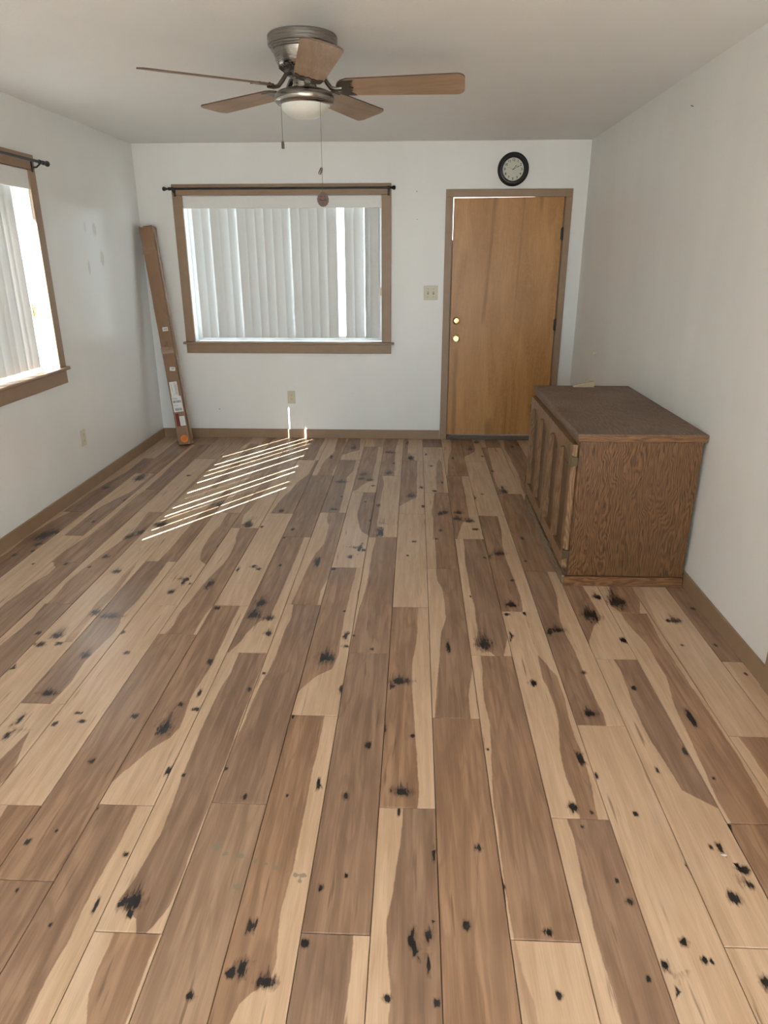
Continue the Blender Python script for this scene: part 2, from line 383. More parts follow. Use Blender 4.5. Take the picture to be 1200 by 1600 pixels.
# heartwood edges traced in photo pixels: (left edge, right edge[, depth]); None = to the plank's side
D, S = (None, None), 'sap'
PL = {
 (0, 1): D, (1, 1): ([(750, 1025), (754, 1045), (755, 1090), (766, 1135), (768, 1190), (768, 1210), (771, 1265), (775, 1285)], None),
 (2, 1): ([(842, 1030), (843, 1050), (860, 1083), (872, 1123), (875, 1177), (882, 1210), (897, 1243), (907, 1280)], [(842, 1030), (856, 1040), (868, 1050), (882, 1093), (897, 1150), (910, 1177), (923, 1223), (934, 1280)]),
 (2, 0): ([(886, 1280), (897, 1310), (903, 1333), (910, 1377), (923, 1427), (940, 1497), (960, 1553), (970, 1600)], None),
 (3, 1): S, (3, 2): (None, [(855, 893), (870, 930), (875, 967), (883, 990), (898, 1017), (917, 1060), (933, 1097), (945, 1120), (947, 1131)]),
 (3, 3): D, (4, 2): (None, [(890, 870), (905, 900), (913, 919), (924, 938), (937, 959), (941, 967), (928, 977), (921, 1000), (915, 1002)]),
 (5, 2): ([(940, 890), (952, 915), (951, 935), (953, 945), (970, 957)], [(985, 915), (1000, 938), (1000, 957)]),
 (4, 1): ([(958, 1030), (971, 1049), (981, 1078), (988, 1099), (1005, 1134), (1020, 1163), (1040, 1193), (1067, 1237), (1087, 1253), (1103, 1261), (1122, 1263)], None),
 (5, 1): ([(970, 959), (983, 979), (996, 989), (1013, 1011), (1028, 1035), (1042, 1061), (1050, 1090), (1060, 1117), (1077, 1150), (1100, 1200), (1117, 1240), (1140, 1283)], [(1011, 960), (1031, 997), (1060, 1043), (1090, 1087), (1123, 1135), (1153, 1180), (1173, 1217), (1200, 1263)]),
 (6, 2): (None, [(1003, 920), (1027, 975), (1050, 1010), (1075, 1050), (1100, 1085), (1106, 1105)], 0.45), (7, 2): D, (7, 1): S,
 (6, 1): ([(1155, 1152), (1170, 1170), (1183, 1193), (1200, 1217)], None), (5, 0): D, (4, 0): S,
 (1, 0): (None, [(806, 1480), (815, 1520), (835, 1560), (842, 1600)], 0.45),
 (1, 2): ([(723, 842), (726, 863), (727, 880), (733, 913), (742, 950), (743, 967), (747, 987), (742, 1007), (763, 1016), (773, 1024)], [(800, 985), (792, 1003), (787, 1024)]),
 (2, 2): (None, [(777, 806), (783, 828), (785, 853), (789, 869), (800, 897), (813, 933), (817, 955)]),
 (0, 2): ([(682, 888), (683, 910), (692, 920), (695, 947), (697, 970), (690, 983), (687, 1027), (682, 1080), (680, 1120)], [(740, 1000), (738, 1055), (731, 1080), (735, 1120)]),
 (-1, 1): (None, [(653, 950), (652, 997), (645, 1033), (643, 1060), (647, 1120), (652, 1183), (654, 1237), (652, 1262)]),
 (-1, 0): ([(630, 1263), (627, 1310), (620, 1350), (613, 1400), (603, 1440), (605, 1500), (610, 1553), (607, 1600)], None),
 (-2, 1): D, (-2, 0): (None, [(552, 1463), (545, 1533), (538, 1600)]),
 (-2, 2): ([(587.5, 841), (582, 860), (577, 890), (572, 917), (563, 947), (557, 970), (551, 993), (546, 1015)], None),
 (-3, 2): (None, [(557, 887), (548, 927), (538, 963), (532, 1000), (530, 1023), (517, 1047), (497, 1053), (487, 1067), (474, 1077), (462, 1080)]),
 (-3, 1): (None, [(508, 1118), (500, 1157), (488, 1207), (478, 1267), (468, 1303), (460, 1355), (443, 1400), (437, 1440), (433, 1500), (427, 1517), (420, 1535), (395, 1550), (377, 1562), (360, 1593), (350, 1605)]),
 (-4, 1): ([(458, 946), (455, 967), (443, 987), (433, 1020), (423, 1043), (409, 1065), (393, 1097), (381, 1130), (374, 1138)], None),
 (-4, 0): (None, None, 0.82),
 (-5, 1): ([(373, 1020), (360, 1055), (347, 1072), (333, 1100), (313, 1143), (300, 1177), (283, 1217), (267, 1263), (253, 1302), (230, 1340), (203, 1383), (187, 1403), (193, 1423), (213, 1433), (213, 1455)], [(275, 1396), (260, 1427), (243, 1447), (230, 1456)]),
 (-5, 0): ([(177, 1458), (167, 1487), (147, 1520), (137, 1557), (137, 1600)], [(247, 1470), (217, 1540), (196, 1600)]),
 (-6, 1): (None, [(375, 947), (360, 977), (343, 1013), (330, 1040), (313, 1067), (298, 1090), (287, 1123), (277, 1147), (240, 1167), (217, 1187), (197, 1203), (187, 1204), (180, 1207)]),
 (-6, 0): (None, [(213, 1260), (195, 1303), (160, 1363), (133, 1413), (107, 1473), (97, 1500), (73, 1527), (53, 1573), (43, 1600)]),
 (-7, 1): D, (-7, 0): D,
 (-7, 2): ([(374, 826), (368, 840), (370, 844), (364, 858), (352, 878), (338, 892), (320, 910), (300, 936), (280, 959), (268, 983), (258, 990)], [(400, 890), (341, 938), (330, 950), (312, 973), (303, 990)]),
 (-6, 2): S, (-6, 3): ([(482, 742), (466, 752), (452, 768), (437, 782), (424, 800)], None),
 (-5, 2): (None, [(475, 840), (460, 877), (450, 900), (442, 920), (430, 947), (423, 960), (403, 973), (390, 983), (373, 1007), (360, 1017)]),
 (-4, 2): ([(513, 802), (509, 812), (514, 818), (512, 832), (505, 853), (495, 862), (485, 878), (477, 895), (465, 922), (455, 943)], [(522, 886), (513, 902), (501, 922), (496, 944)]),
 (-3, 3): ([(568, 770), (562, 790), (558, 803), (560, 818), (566, 834), (578, 836)], None),
 (-2, 3): (None, [(598, 745), (600, 755), (597, 773), (593, 793), (589, 815), (589, 839)]),
 (-1, 2): S, (-1, 3): (None, [(652, 720), (652, 743), (651, 760), (652, 777), (638, 783), (625, 791), (620, 792)]),
 (0, 3): ([(679, 770), (678, 780), (674, 797), (674, 802), (677.5, 812), (677, 832), (679, 847), (682, 865), (682, 887)], None),
 (0, 4): ([(688, 714), (682, 722), (681, 740), (682, 768)], [(684, 714), (690, 722), (693, 745), (694, 768)], 0.7), (0, 5): D,
 (1, 3): (None, [(722, 745), (724, 760), (727, 773), (730, 792), (733, 808), (722, 818), (717, 832), (714, 842)]),
 (1, 4): ([(704, 686), (705, 703), (700, 718), (699, 743)], None), (2, 4): (None, [(737.5, 686), (743, 702), (742, 706), (730, 712), (725, 714)]), (2, 3): S,
 (3, 4): (None, [(762, 700), (767, 720), (770, 737), (774, 753), (780, 763), (787, 770)]), (3, 5): ([(757, 686), (760, 699)], None),
 (4, 4): ([(787, 686), (788, 700), (798, 718), (805, 733), (811, 743)], None), (4, 3): ([(812, 748), (815, 762), (822, 775), (828, 790), (838, 812)], None),
 (5, 3): S, (5, 4): S, (-1, 4): (None, [(638, 687), (637, 705), (640, 712), (648, 718)]), (-2, 4): (None, [(623, 687), (617.5, 703), (617, 725), (616, 743)]),
 (-3, 5): ([(583, 686), (585, 698)], None, 0.6), (-3, 4): (None, [(592, 698), (587, 725), (582, 743), (582, 750), (567, 757), (557, 767), (548, 769)]),
 (-4, 4): ([(544, 686), (538, 700), (533, 712)], [(563, 687), (562, 703), (550, 706), (538, 710), (530, 712)]), (-4, 3): (None, [(556, 719), (552, 737), (542, 745), (540, 760), (536, 777), (532, 793), (530, 801)]),
 (-5, 4): ([(527.5, 686), (522, 707), (510, 717), (502, 728)], [(540, 690), (530, 720), (522, 733), (519, 742)]), (-5, 3): D,
 (-6, 4): (None, [(507, 687), (500, 700), (493, 715)]), (-7, 4): (None, None, 0.8), (-7, 3): (None, [(432, 745), (412, 770), (396, 790), (380, 806), (376, 824)], 0.8),
 (-8, 3): ([(410, 718), (380, 755), (350, 800)], None, 0.6), (-8, 4): (None, None, 0.6),
 (-8, 2): ([(356, 802), (344, 820), (326, 840), (318, 854), (312, 870), (311, 878), (326, 881)], None),
 (-8, 1): ([(175, 1100), (120, 1180), (75, 1257)], None, 0.4), (-8, 0): ([(10, 1260), (-5, 1285)], None),
 (-9, 4): (None, [(400, 700), (370, 730), (340, 760)], 0.7), (-9, 3): ([(350, 768), (306, 810), (288, 832), (270, 852), (250, 874)], None),
 (-9, 2): (None, [(263, 877), (240, 907), (217, 937), (190, 963), (187, 980), (160, 1007), (133, 1033), (110, 1067), (80, 1099)]),
 (-9, 1): ([(52, 1136), (0, 1187), (-40, 1230)], [(50, 1136), (37, 1163), (17, 1210), (0, 1230), (-60, 1260)]),
 (-10, 2): ([(220, 870), (192, 898), (170, 924), (152, 940), (140, 956), (128, 972), (108, 992), (100, 1003)], [(218, 874), (192, 912), (170, 940), (148, 958), (128, 984), (112, 1003)], 0.75),
 (-10, 1): S, (-10, 3): (None, [(300, 760), (270, 790), (250, 808), (225, 815)], 0.8), (-10, 4): (None, [(390, 690), (345, 725)], 0.7),
 (-11, 2): ([(231, 801), (207, 832), (190, 845), (165, 862), (126, 892), (104, 910), (92, 926), (74, 943)], None),
 (-11, 1): ([(68, 946), (54, 962), (38, 978), (20, 992), (0, 1008)], None), (-11, 3): S, (-11, 4): (None, None, 0.6),
 (-12, 1): ([(82, 880), (88, 886), (70, 902), (50, 910), (32, 926), (12, 940), (0, 950)], None),
 (-12, 2): ([(228, 765), (218, 772), (190, 795), (175, 808), (140, 836), (120, 848), (100, 862), (80, 876)], None),
 (-12, 3): ([(305, 695), (268, 727), (246, 748), (230, 762)], None), (-12, 4): (None, None, 0.8),
 (-13, 1): S, (-13, 2): ([(225, 752), (207, 767), (180, 780), (152, 795), (130, 812), (102, 835)], None), (-13, 3): D,
 (-14, 1): ([(110, 800), (95, 807), (72, 820), (37, 842), (15, 862), (0, 870)], None), (-14, 2): ([(217, 722), (202, 735), (172, 752), (140, 770), (120, 785), (105, 795)], None), (-14, 3): S,
}
# knots and checks in photo pixels: x, y, width, height
KN = [(43,1315,8,12),(78,1445,6,9),(197,1335,8,8),(150,1415,4,30),(208,1408,34,26),(190,1412,10,12),(203,1430,8,12),(297,1556,15,14),(357,1521,12,13),(377,1514,20,30),(393,1447,15,26),(26,1391,4,10),
 (415,1535,28,18),(476,1474,14,14),(501,1388,7,14),(541,1368,3,6),(604,1559,12,8),(643,1465,10,36),(648,1490,4,44),(668,1462,9,28),(678,1440,6,46),(670,1510,4,34),(684,1567,10,14),(747,1325,12,11),(728,1446,11,15),(787,1386,5,9),
 (856,1456,13,12),(875,1555,11,8),(985,1409,12,12),(964,1376,4,4),(1041,1510,9,20),(1060,1550,3,50),(1068,1472,12,14),(1101,1500,10,10),(1113,1502,5,12),(1196,1535,14,28),(1147,1403,18,20),(1165,1359,10,13),(1125,1325,6,28),(1150,1350,5,60),(1110,1323,5,10),(1175,1383,8,10),(1073,1353,3,5),(1013,1529,4,8),
 (75,1083,26,8),(122,1114,10,5),(128,1127,10,4),(30,1125,8,22),(12,1148,8,22),(85,1131,7,8),(210,1119,11,7),(143,1190,10,10),(258,1136,22,22),(283,1100,10,10),(264,1204,10,14),(287,1211,5,6),(307,1108,14,5),(312,1083,5,14),(383,1245,8,9),(390,1077,8,8),(88,1298,5,5),(152,1262,6,8),(353,1201,5,6),
 (533,1078,7,11),(575,1164,10,9),(540,1244,10,11),(449,1243,5,6),(498,1223,3,22),(625,1064,32,9),(613,1072,8,10),(645,1150,8,5),(627,1237,28,12),(762,1171,5,5),(457,1119,4,6),(623,1268,3,16),(602,1140,3,12),(678,1330,4,30),
 (833,1067,11,8),(922,1115,20,10),(905,1185,8,22),(895,1262,14,15),(930,1212,7,9),(993,1272,6,8),(925,1270,4,8),(989,1075,8,8),(1080,1122,9,28),(1071,1175,8,12),(1115,1216,4,5),(1140,1290,6,10),(1027,1203,4,10),(910,1292,4,6),
 (23,867,8,6),(51,861,5,4),(103,881,5,5),(165,870,9,6),(140,886,5,4),(60,989,7,6),(62,1007,14,6),(89,993,18,8),(175,963,34,6),(148,957,12,8),(181,893,12,5),(192,988,6,5),(93,1005,10,6),(133,1024,14,8),(20,1045,8,26),(267,925,10,7),(293,905,4,15),(297,912,5,6),(328,913,9,16),(285,910,3,15),(198,1020,8,5),(341,853,4,5),(372,890,4,8),(339,950,8,5),(328,1034,8,10),
 (407,942,18,9),(397,960,20,11),(420,966,14,6),(419,990,12,6),(413,1052,5,4),(496,878,8,15),(547,870,8,6),(538,955,4,4),(509,1028,22,17),(540,993,5,12),(542,1010,12,4),(560,860,4,14),(563,856,3,14),(568,860,5,5),(594,832,10,15),(521,889,6,4),(581,1014,6,5),(647,846,6,4),(553,993,3,4),(438,883,4,4),(396,885,9,4),(404,889,6,4),
 (780,865,20,5),(763,869,8,6),(757,871,5,4),(743,827,8,3),(816,841,5,5),(821,877,5,4),(700,1010,6,22),(757,1006,24,17),(799,945,18,8),(793,960,8,4),(800,993,5,24),(819,958,4,8),(800,907,6,4),(735,932,3,4),(873,985,24,7),(857,990,8,8),(923,962,24,15),(965,941,26,17),(933,933,12,6),(973,1000,9,9),(911,1051,8,6),
 (1084,951,8,6),(1055,970,14,7),(1066,1008,6,4),(1117,1008,6,6),(1165,1053,5,4),(1043,970,5,5),
 (553,700,8,4),(518,714,4,6),(609,707,16,2.5),(637,692,2,5),(642,716,8,5),(608,739,10,4),(615,724,4,3),(568,741,12,4),(565,748,10,3),(578,750,10,3),(534,753,16,3),(583,759,6,2),(534,776,5,2),(520,796,14,3),(571,784,4,2),(592,790,5,5),(642,775,12,6),(661,791,5,4),(674,728,5,2.5),(679,767,6,3),(691,754,3,3),(688,802,7,7),(697,800,7,9),(658,762,5,6),(666,709,2,6),(579,813,5,3),
 (735,702,8,4),(745,691,7,3),(708,716,3,5),(754,713,4,3),(769,736,4,3),(788,768,10,6),(717,801,12,4),(715,811,14,5),(733,814,14,4),(742,778,4,6),(754,772,4,2),(800,698,5,4),(807,695,5,5),(688,829,7,4),(682,842,5,3),(637,868,4,3),
 (387,820,14,8),(409,823,4,3),(440,798,8,4),(457,827,5,4),(444,840,4,3),(252,820,16,6),(345,789,20,5),(295,743,6,3),(165,762,10,5),(218,747,14,8),(197,780,6,6),(146,815,6,4),(66,838,20,12),(85,832,14,6),(60,850,10,6),(202,838,10,8),(220,832,12,8),(51,881,4,3)]
STAINS = [(340,1322,14,14),(352,1334,10,8),(376,1337,12,8),(399,1345,8,8),(430,1356,10,9),(447,1362,6,5),(461,1367,8,7),(474,1368,12,8),(468,1377,5,5),(370,1385,16,10),(415,1350,5,5)]

def footprint(x, y, w_, h_, rx0, ry0):
    cx, cy_ = floor_at(x, y); ax, _ = floor_at(x-w_/2, y); bx, _ = floor_at(x+w_/2, y)
    _, ay = floor_at(x, y-h_/2); _, by = floor_at(x, y+h_/2)
    return cx, cy_, max(rx0, (bx-ax)*1.0), max(ry0, (ay-by)*1.0)
KNOTS = [footprint(*k, 0.010, 0.018) for k in KN]
STAIN = [footprint(*k, 0.012, 0.012) for k in STAINS]
floor = structure(obj('floor', box((XL, YB, -0.05), (XR, YF, -0.008)), M['subfloor'], origin=(0, 0, 0)), 'rustic hickory plank floor with dark knots')

def build_plank(row, y0, y1, spec, rnd):
    g, lip = 0.0010, 0.0014
    xa = max(X0+PW*row+g, XL+0.002); xb = min(X0+PW*(row+1)-g, XR-0.002)
    if y1-y0 < 0.05: return
    ya, yb = y0+g, y1-g
    cx, cy_ = (xa+xb)/2, (ya+yb)/2
    L = R = None; depth = 1.0
    if spec == 'sap': L = [(9, 0)]
    else:
        if len(spec) > 2: depth = spec[2]
        L, R = spec[0], spec[1]
        if L is not None and not (len(L) == 1 and L[0][0] == 9): L = sorted(((fx, fy) for fx, fy in (floor_at(*p) for p in L)), key=lambda t: t[1])
        if R is not None: R = sorted(((fx, fy) for fx, fy in (floor_at(*p) for p in R)), key=lambda t: t[1])
    if isinstance(rnd, tuple): L, R = rnd
    def edge(E, y, default):
        if E is None: return default
        return float(np.interp(y, [t[1] for t in E], [t[0] for t in E]))
    n = max(2, int(round((yb-ya)/0.075)))
    ys = [ya+lip+(yb-ya-2*lip)*i/n for i in range(n+1)]
    left = [(xa+lip, y) for y in ys]; right = [(xb-lip, y) for y in ys]
    loop = left + right[::-1]
    pts = list(loop)
    ks = [k for k in KNOTS if xa < k[0] < xb and ya < k[1] < yb]
    ss = [k for k in STAIN if xa-0.01 < k[0] < xb+0.01 and ya < k[1] < yb]
    hs = [(k[0], k[1]+k[3]*0.5, k[2]*0.85, k[3]*2.1) for k in ks if k[2] > 0.034]
    for (kx, ky, rx, ry) in ks+ss+hs:
        cand = [(kx, ky)] + [(kx+rx*s*math.cos(a), ky+ry*s*math.sin(a)) for s in ((1.0, 0.5) if rx > 0.03 else (1.0,)) for a in [math.pi*j/4 for j in range(8)]]
        for (px, py) in cand:
            px = min(max(px, xa+lip+0.001), xb-lip-0.001); py = min(max(py, ya+lip+0.001), yb-lip-0.001)
            if all((px-a)**2+(py-b)**2 > 9e-6 for a, b in pts): pts.append((px, py))
    nl = len(loop)
    r = delaunay_2d_cdt([Vector(p) for p in pts], [(i, (i+1) % nl) for i in range(nl)], [list(range(nl))[::-1]], 1, 1e-6)
    vs_, fs = r[0], r[2]
    verts = [(v.x-cx, v.y-cy_, 0.0) for v in vs_]
    orig = {}
    for i, o_ in enumerate(r[3]):
        for j in o_: orig[j] = i
    lp = [orig[i] for i in range(nl)]
    faces = [tuple(f) for f in fs]
    base = len(verts)
    for i in range(nl):
        x, y = loop[i]
        ox = xa if i < n+1 else xb
        oy = ya if i in (0, nl-1) else yb if i in (n, n+1) else y
        verts.append((ox-cx, oy-cy_, -lip))
    for i in range(nl):
        j = (i+1) % nl
        faces.append((lp[i], base+i, base+j, lp[j]))
    b2 = len(verts)
    corners = [0, n, n+1, nl-1]
    for i in corners: verts.append((verts[base+i][0], verts[base+i][1], -0.0079))
    faces.append(tuple([base+i for i in range(0, n+1)] + [b2+1, b2]))
    faces.append((base+n, base+n+1, b2+2, b2+1))
    faces.append(tuple([base+i for i in range(n+1, nl)] + [b2+3, b2+2]))
    faces.append((base+nl-1, base, b2, b2+3))
    me = bpy.data.meshes.new('plank'); me.from_pydata(verts, [], faces)
    bm = bmesh.new(); bm.from_mesh(me); bmesh.ops.recalc_face_normals(bm, faces=bm.faces)
    if sum(f.normal.z for f in bm.faces if abs(f.normal.z) > 0.9) < 0: bmesh.ops.reverse_faces(bm, faces=bm.faces)
    bm.to_mesh(me); bm.free()
    A = {k: [] for k in ('d1', 'd2', 'knot', 'sweep', 'stain')}
    for v in me.vertices:
        x, y = v.co.x+cx, v.co.y+cy_
        A['d1'].append(x-edge(L, y, -9.0)); A['d2'].append(edge(R, y, 9.0)-x)
        A['knot'].append(max([0.0]+[1-math.hypot((x-k[0])/k[2], (y-k[1])/k[3]) for k in ks]))
        A['sweep'].append(max([0.0]+[1-math.hypot((x-k[0])/k[2], (y-k[1])/k[3]) for k in hs]))
        A['stain'].append(max([0.0]+[1-math.hypot((x-k[0])/k[2], (y-k[1])/k[3]) for k in ss]))
    sd, tn = random.random(), random.random()
    A['seed'] = [sd]*len(me.vertices); A['tone'] = [tn]*len(me.vertices); A['depth'] = [depth]*len(me.vertices)
    for k, v in A.items():
        at = me.attributes.new(k, 'FLOAT', 'POINT'); at.data.foreach_set('value', v)
    me.materials.append(M['plank'])
    o = bpy.data.objects.new('plank', me); C.objects.link(o); o.parent = floor; o.location = (cx, cy_, 0)
rng = random.Random(3)
for row in sorted(JT):
    js = [JT[row][0]-PLEN]+JT[row]+[YF-0.002]; k0 = 0
    while js[0] > YB+0.002: js.insert(0, js[0]-PLEN); k0 -= 1
    js[0] = YB+0.002
    for i in range(len(js)-1):
        key = (row, i+k0); rnd = None
        spec = PL.get(key)
        if spec is None:
            xa, xb = X0+PW*row, X0+PW*(row+1); q = rng.random()
            e = [(xa+PW*rng.uniform(0.15, 0.75), y) for y in np.linspace(js[i], js[i+1], 5)]
            f = [(xx+rng.uniform(-0.02, 0.02), y) for xx, y in [(e[0][0], y) for _, y in e]]
            rnd = ([(9, 0)], None) if q < 0.2 else (None, None) if q < 0.45 else (None, f) if q < 0.75 else (f, None)
            spec = D
        build_plank(row, js[i], js[i+1], spec, rnd)

# ------------------------------------------------------------------ baseboards
BH, BT = 0.083, 0.013
structure(obj('baseboard_front', add_box(box((XL+BT, YF-BT, 0.0), (0.236, YF, BH), 0.002), (1.281, YF-BT, 0.0), (XR-BT, YF, BH), 0.002), M['trim']), 'brown painted baseboard under the blind window')
structure(obj('baseboard_left', box((XL, YB+0.01, 0.0), (XL+BT, YF, BH), 0.002), M['trim']), 'brown painted baseboard under the side window')
structure(obj('baseboard_right', box((XR-BT, 2.376, 0.0), (XR, YF, BH), 0.002), M['trim']), 'brown painted baseboard beside the cabinet')

# ------------------------------------------------------------------ windows
def on_far(u0, u1, w0, w1, z0, z1, bev=0.0, bm=None):
    return add_box(bm or bmesh.new(), (u0, YF+w0, z0), (u1, YF+w1, z1), bev)
def on_left(u0, u1, w0, w1, z0, z1, bev=0.0, bm=None):
    return add_box(bm or bmesh.new(), (XL-w1, u0, z0), (XL-w0, u1, z1), bev)
def make_window(name, label, B, root, W, cas, head, horn, apron_z, latch):
    u0, u1, z0, z1 = W
    r = sroot(name, root, label)
    for z_a, z_b in ((z1-0.004, z1+head),):
        obj('casing_head', B(u0-cas, u1+cas, -0.019, 0, z_a, z_b, 0.0025), M['trim'], r)
    obj('casing_side', B(u0-cas, u0+0.004, -0.018, 0, z0+0.006, z1-0.005, 0.0025), M['trim'], r)
    obj('casing_side', B(u1-0.004, u1+cas, -0.018, 0, z0+0.006, z1-0.005, 0.0025), M['trim'], r)
    obj('stool', B(u0-cas-horn, u1+cas+horn, -0.034, 0.08, z0-0.014, z0+0.005, 0.004), M['trim'], r)
    obj('apron', B(u0-cas, u1+cas, -0.016, 0, apron_z, z0-0.0145, 0.0025), M['trim'], r)
    jm = bmesh.new()
    B(u0, u0+0.006, 0.0, WT, z0+0.006, z1, 0, jm); B(u1-0.006, u1, 0.0, WT, z0+0.006, z1, 0, jm); B(u0+0.006, u1-0.006, 0, WT, z1-0.006, z1, 0, jm)
    obj('jamb', jm, M['sash'], r)
    B2 = lambda *a: B(*a)
    f = bmesh.new(); a, b = 0.095, 0.135
    B(u0+0.006, u0+0.045, a, b, z0+0.006, z1-0.006, 0.002, f); B(u1-0.045, u1-0.006, a, b, z0+0.006, z1-0.006, 0.002, f)
    B(u0+0.045, u1-0.045, a, b, z0+0.006, z0+0.05, 0.002, f); B(u0+0.045, u1-0.045, a, b, z1-0.05, z1-0.006, 0.002, f)
    fr = obj('sash_frame', f, M['sash'], r)
    um = (u0+u1)/2
    obj('meeting_stile', B(um-0.022, um+0.022, a, b, z0+0.05, z1-0.05, 0.002), M['sash'], r)
    obj('pane', B(u0+0.044, um-0.021, 0.112, 0.116, z0+0.049, z1-0.049), M['pane'], r)
    obj('pane', B(um+0.021, u1-0.044, 0.112, 0.116, z0+0.049, z1-0.049), M['pane'], r)
    if latch:
        lu, lz = latch
        lb = B(lu-0.012, lu+0.012, 0.078, 0.094, lz-0.035, lz+0.035, 0.004); B(lu-0.006, lu+0.006, 0.062, 0.08, lz-0.012, lz+0.012, 0.003, lb)
        obj('latch', lb, M['brass'], fr)
    return r
make_window('window_1', 'wide window in brown casing with white vertical blind', on_far, (-1.13, YF, 0.77), WIN1, 0.078, 0.080, 0.026, 0.776, (-0.315, 1.30))
make_window('window_2', 'side window in brown casing on the glossy wall', on_left, (XL, 3.4, 0.79), WIN2, 0.078, 0.080, 0.028, 0.795, (4.478, 1.27))

def make_slat(nm, width, h):
    bm = bmesh.new(); n = 6; sag = 0.0045; th = 0.0009
    rows = []
    for z in (0.0, -h*0.33, -h*0.66, -h):
        f, b = [], []
        for i in range(n+1):
            t = i/n*2-1; x = t*width/2; d = sag*(1-t*t)
            f.append(bm.verts.new((x, d, z))); b.append(bm.verts.new((x, d+th, z)))
        rows.append(f+b[::-1])
    for A, Bv in zip(rows, rows[1:]):
        m_ = len(A)
        for i in range(m_): bm.faces.new([A[i], A[(i+1) % m_], Bv[(i+1) % m_], Bv[i]])
    bm.faces.new(rows[0]); bm.faces.new(rows[-1]); bmesh.ops.recalc_face_normals(bm, faces=bm.faces)
    return mesh_of(nm, bm, M['slat'], True)
def make_blind(label, B, face, u0, u1, ztop, zval, zbot, slats, valw, wand_u):
    "slats: (u, turn in degrees, sway in degrees)"
    rz0 = 0.0 if face == 'far' else math.pi/2
    P = (lambda u, w, z: Vector((u, YF+w, z))) if face == 'far' else (lambda u, w, z: Vector((XL-w, u, z)))
    r = thing('vertical_blind', P((u0+u1)/2, 0.05, ztop), label, 'blind')
    vb = B(u0+0.004, u1-0.004, valw[0], valw[0]+0.008, zval, ztop, 0.002)
    B(u0+0.004, u0+0.012, valw[0]+0.008, valw[1], zval, ztop, 0.001, vb); B(u1-0.012, u1-0.004, valw[0]+0.008, valw[1], zval, ztop, 0.001, vb)
    B(u0+0.004, u1-0.004, valw[0]+0.008, valw[1], ztop-0.004, ztop, 0, vb)
    obj('valance', vb, M['vinyl'], r)
    obj('head_rail', B(u0+0.02, u1-0.02, 0.038, 0.072, ztop-0.045, ztop-0.006, 0.003), M['vinyl'], r)
    zt = ztop-0.055; h = zt-zbot
    me = make_slat('slat', 0.089, h)
    for (u, turn, sway) in slats:
        o = bpy.data.objects.new('slat', me); C.objects.link(o); o.parent = r
        o.location = P(u, 0.055, zt)-r.location
        o.rotation_euler = Euler((0, math.radians(sway), rz0+math.radians(turn)), 'XYZ')
        hk = obj('hanger_clip', lathe(bmesh.new(), [(0.004, 0.0), (0.004, 0.012)], 6, P(u, 0.055, zt-0.001)), M['vinyl'], r)
    if wand_u is not None:
        obj('wand', tube(bmesh.new(), [P(wand_u, 0.025, ztop-0.05), P(wand_u, 0.022, ztop-0.75)], 0.004, 6), M['vinyl'], r)
    return r
rb = random.Random(11)
front = []
turns = [8, 25, 5, 9, 27, 8, 9, 10, 8, 9, 26, 8, 9, 8, 10, 9, None, 8, 9, 34]
for i, t in enumerate(turns):
    u = -1.868+0.0765*i
    if t is None: continue
    front.append((u, t+rb.uniform(-2, 2), rb.uniform(-0.18, 0.18)))
front[-1] = (front[-1][0]+0.012, 38, 0.0)
front.append((-0.352, 6, 0.0))
make_blind('white vertical blind in the wide window beside the door', on_far, 'far', WIN1[0], WIN1[1], 2.068, 1.972, 0.905, front, (0.004, 0.075), -0.318)
side = []
u = WIN2[0]+0.085; i = 0
while u < 4.40:
    side.append((u + (0.007, -0.006, 0.004, -0.008, 0.006, 0.0, -0.007, 0.008, -0.003)[i % 9], (-7.5, -6, -9, -6.5, 2, -8, -6, -7, -9.5, -6.5, 4, -6, -8)[i % 13] + rb.uniform(-0.8, 0.8), rb.uniform(-0.25, 0.25))); u += 0.0795; i += 1
make_blind('white vertical blind in the side window by the glossy wall', on_left, 'left', WIN2[0], WIN2[1], 2.082, 1.975, 0.925, side, (-0.012, 0.075), None)

def make_rod(label, P, u0, u1, z, brs):
    r = thing('curtain_rod', P((u0+u1)/2, -0.075, z), label, 'curtain rod')
    obj('rod', tube(bmesh.new(), [P(u0+0.07, -0.075, z), P(u1-0.07, -0.075, z)], 0.0085, 12), M['black'], r, True)
    for s, u in ((1, u0), (-1, u1)):
        prof = [(0.0, 0.0), (0.012, 0.002), (0.017, 0.010), (0.015, 0.022), (0.009, 0.034), (0.0075, 0.044), (0.012, 0.05), (0.013, 0.056), (0.011, 0.072), (0.0, 0.073)]
        d = P(1, 0, 0)-P(0, 0, 0); ax = 'X' if abs(d.x) > 0.5 else 'Y'
        obj('finial', lathe(bmesh.new(), [(a, b*s) for a, b in prof], 16, P(u, -0.075, z), ax), M['black'], r, True)
    for u in brs:
        bm = tube(bmesh.new(), [P(u, -0.0195, z-0.03), P(u, -0.05, z-0.028), P(u, -0.075, z-0.010)], 0.005, 8)
        q = P(u, -0.075, z)
        d = P(1, 0, 0)-P(0, 0, 0); ax = 'X' if abs(d.x) > 0.5 else 'Y'
        lathe(bm, [(0.0125, -0.008), (0.0125, 0.008)], 14, q, ax)
        a, b = P(u-0.009, -0.025, z-0.055), P(u+0.009, -0.019, z+0.004)
        add_box(bm, [min(m, n) for m, n in zip(a, b)], [max(m, n) for m, n in zip(a, b)], 0.002)
        obj('bracket', bm, M['black'], r)
    return r
make_rod('thin black curtain rod above the wide window', lambda u, w, z: Vector((u, YF+w, z)), -2.102, -0.172, 2.117, (-2.02, -0.232))
make_rod('thin black curtain rod above the side window', lambda u, w, z: Vector((XL-w, u, z)), 2.22, 4.645, 2.128, (2.32, 4.545))

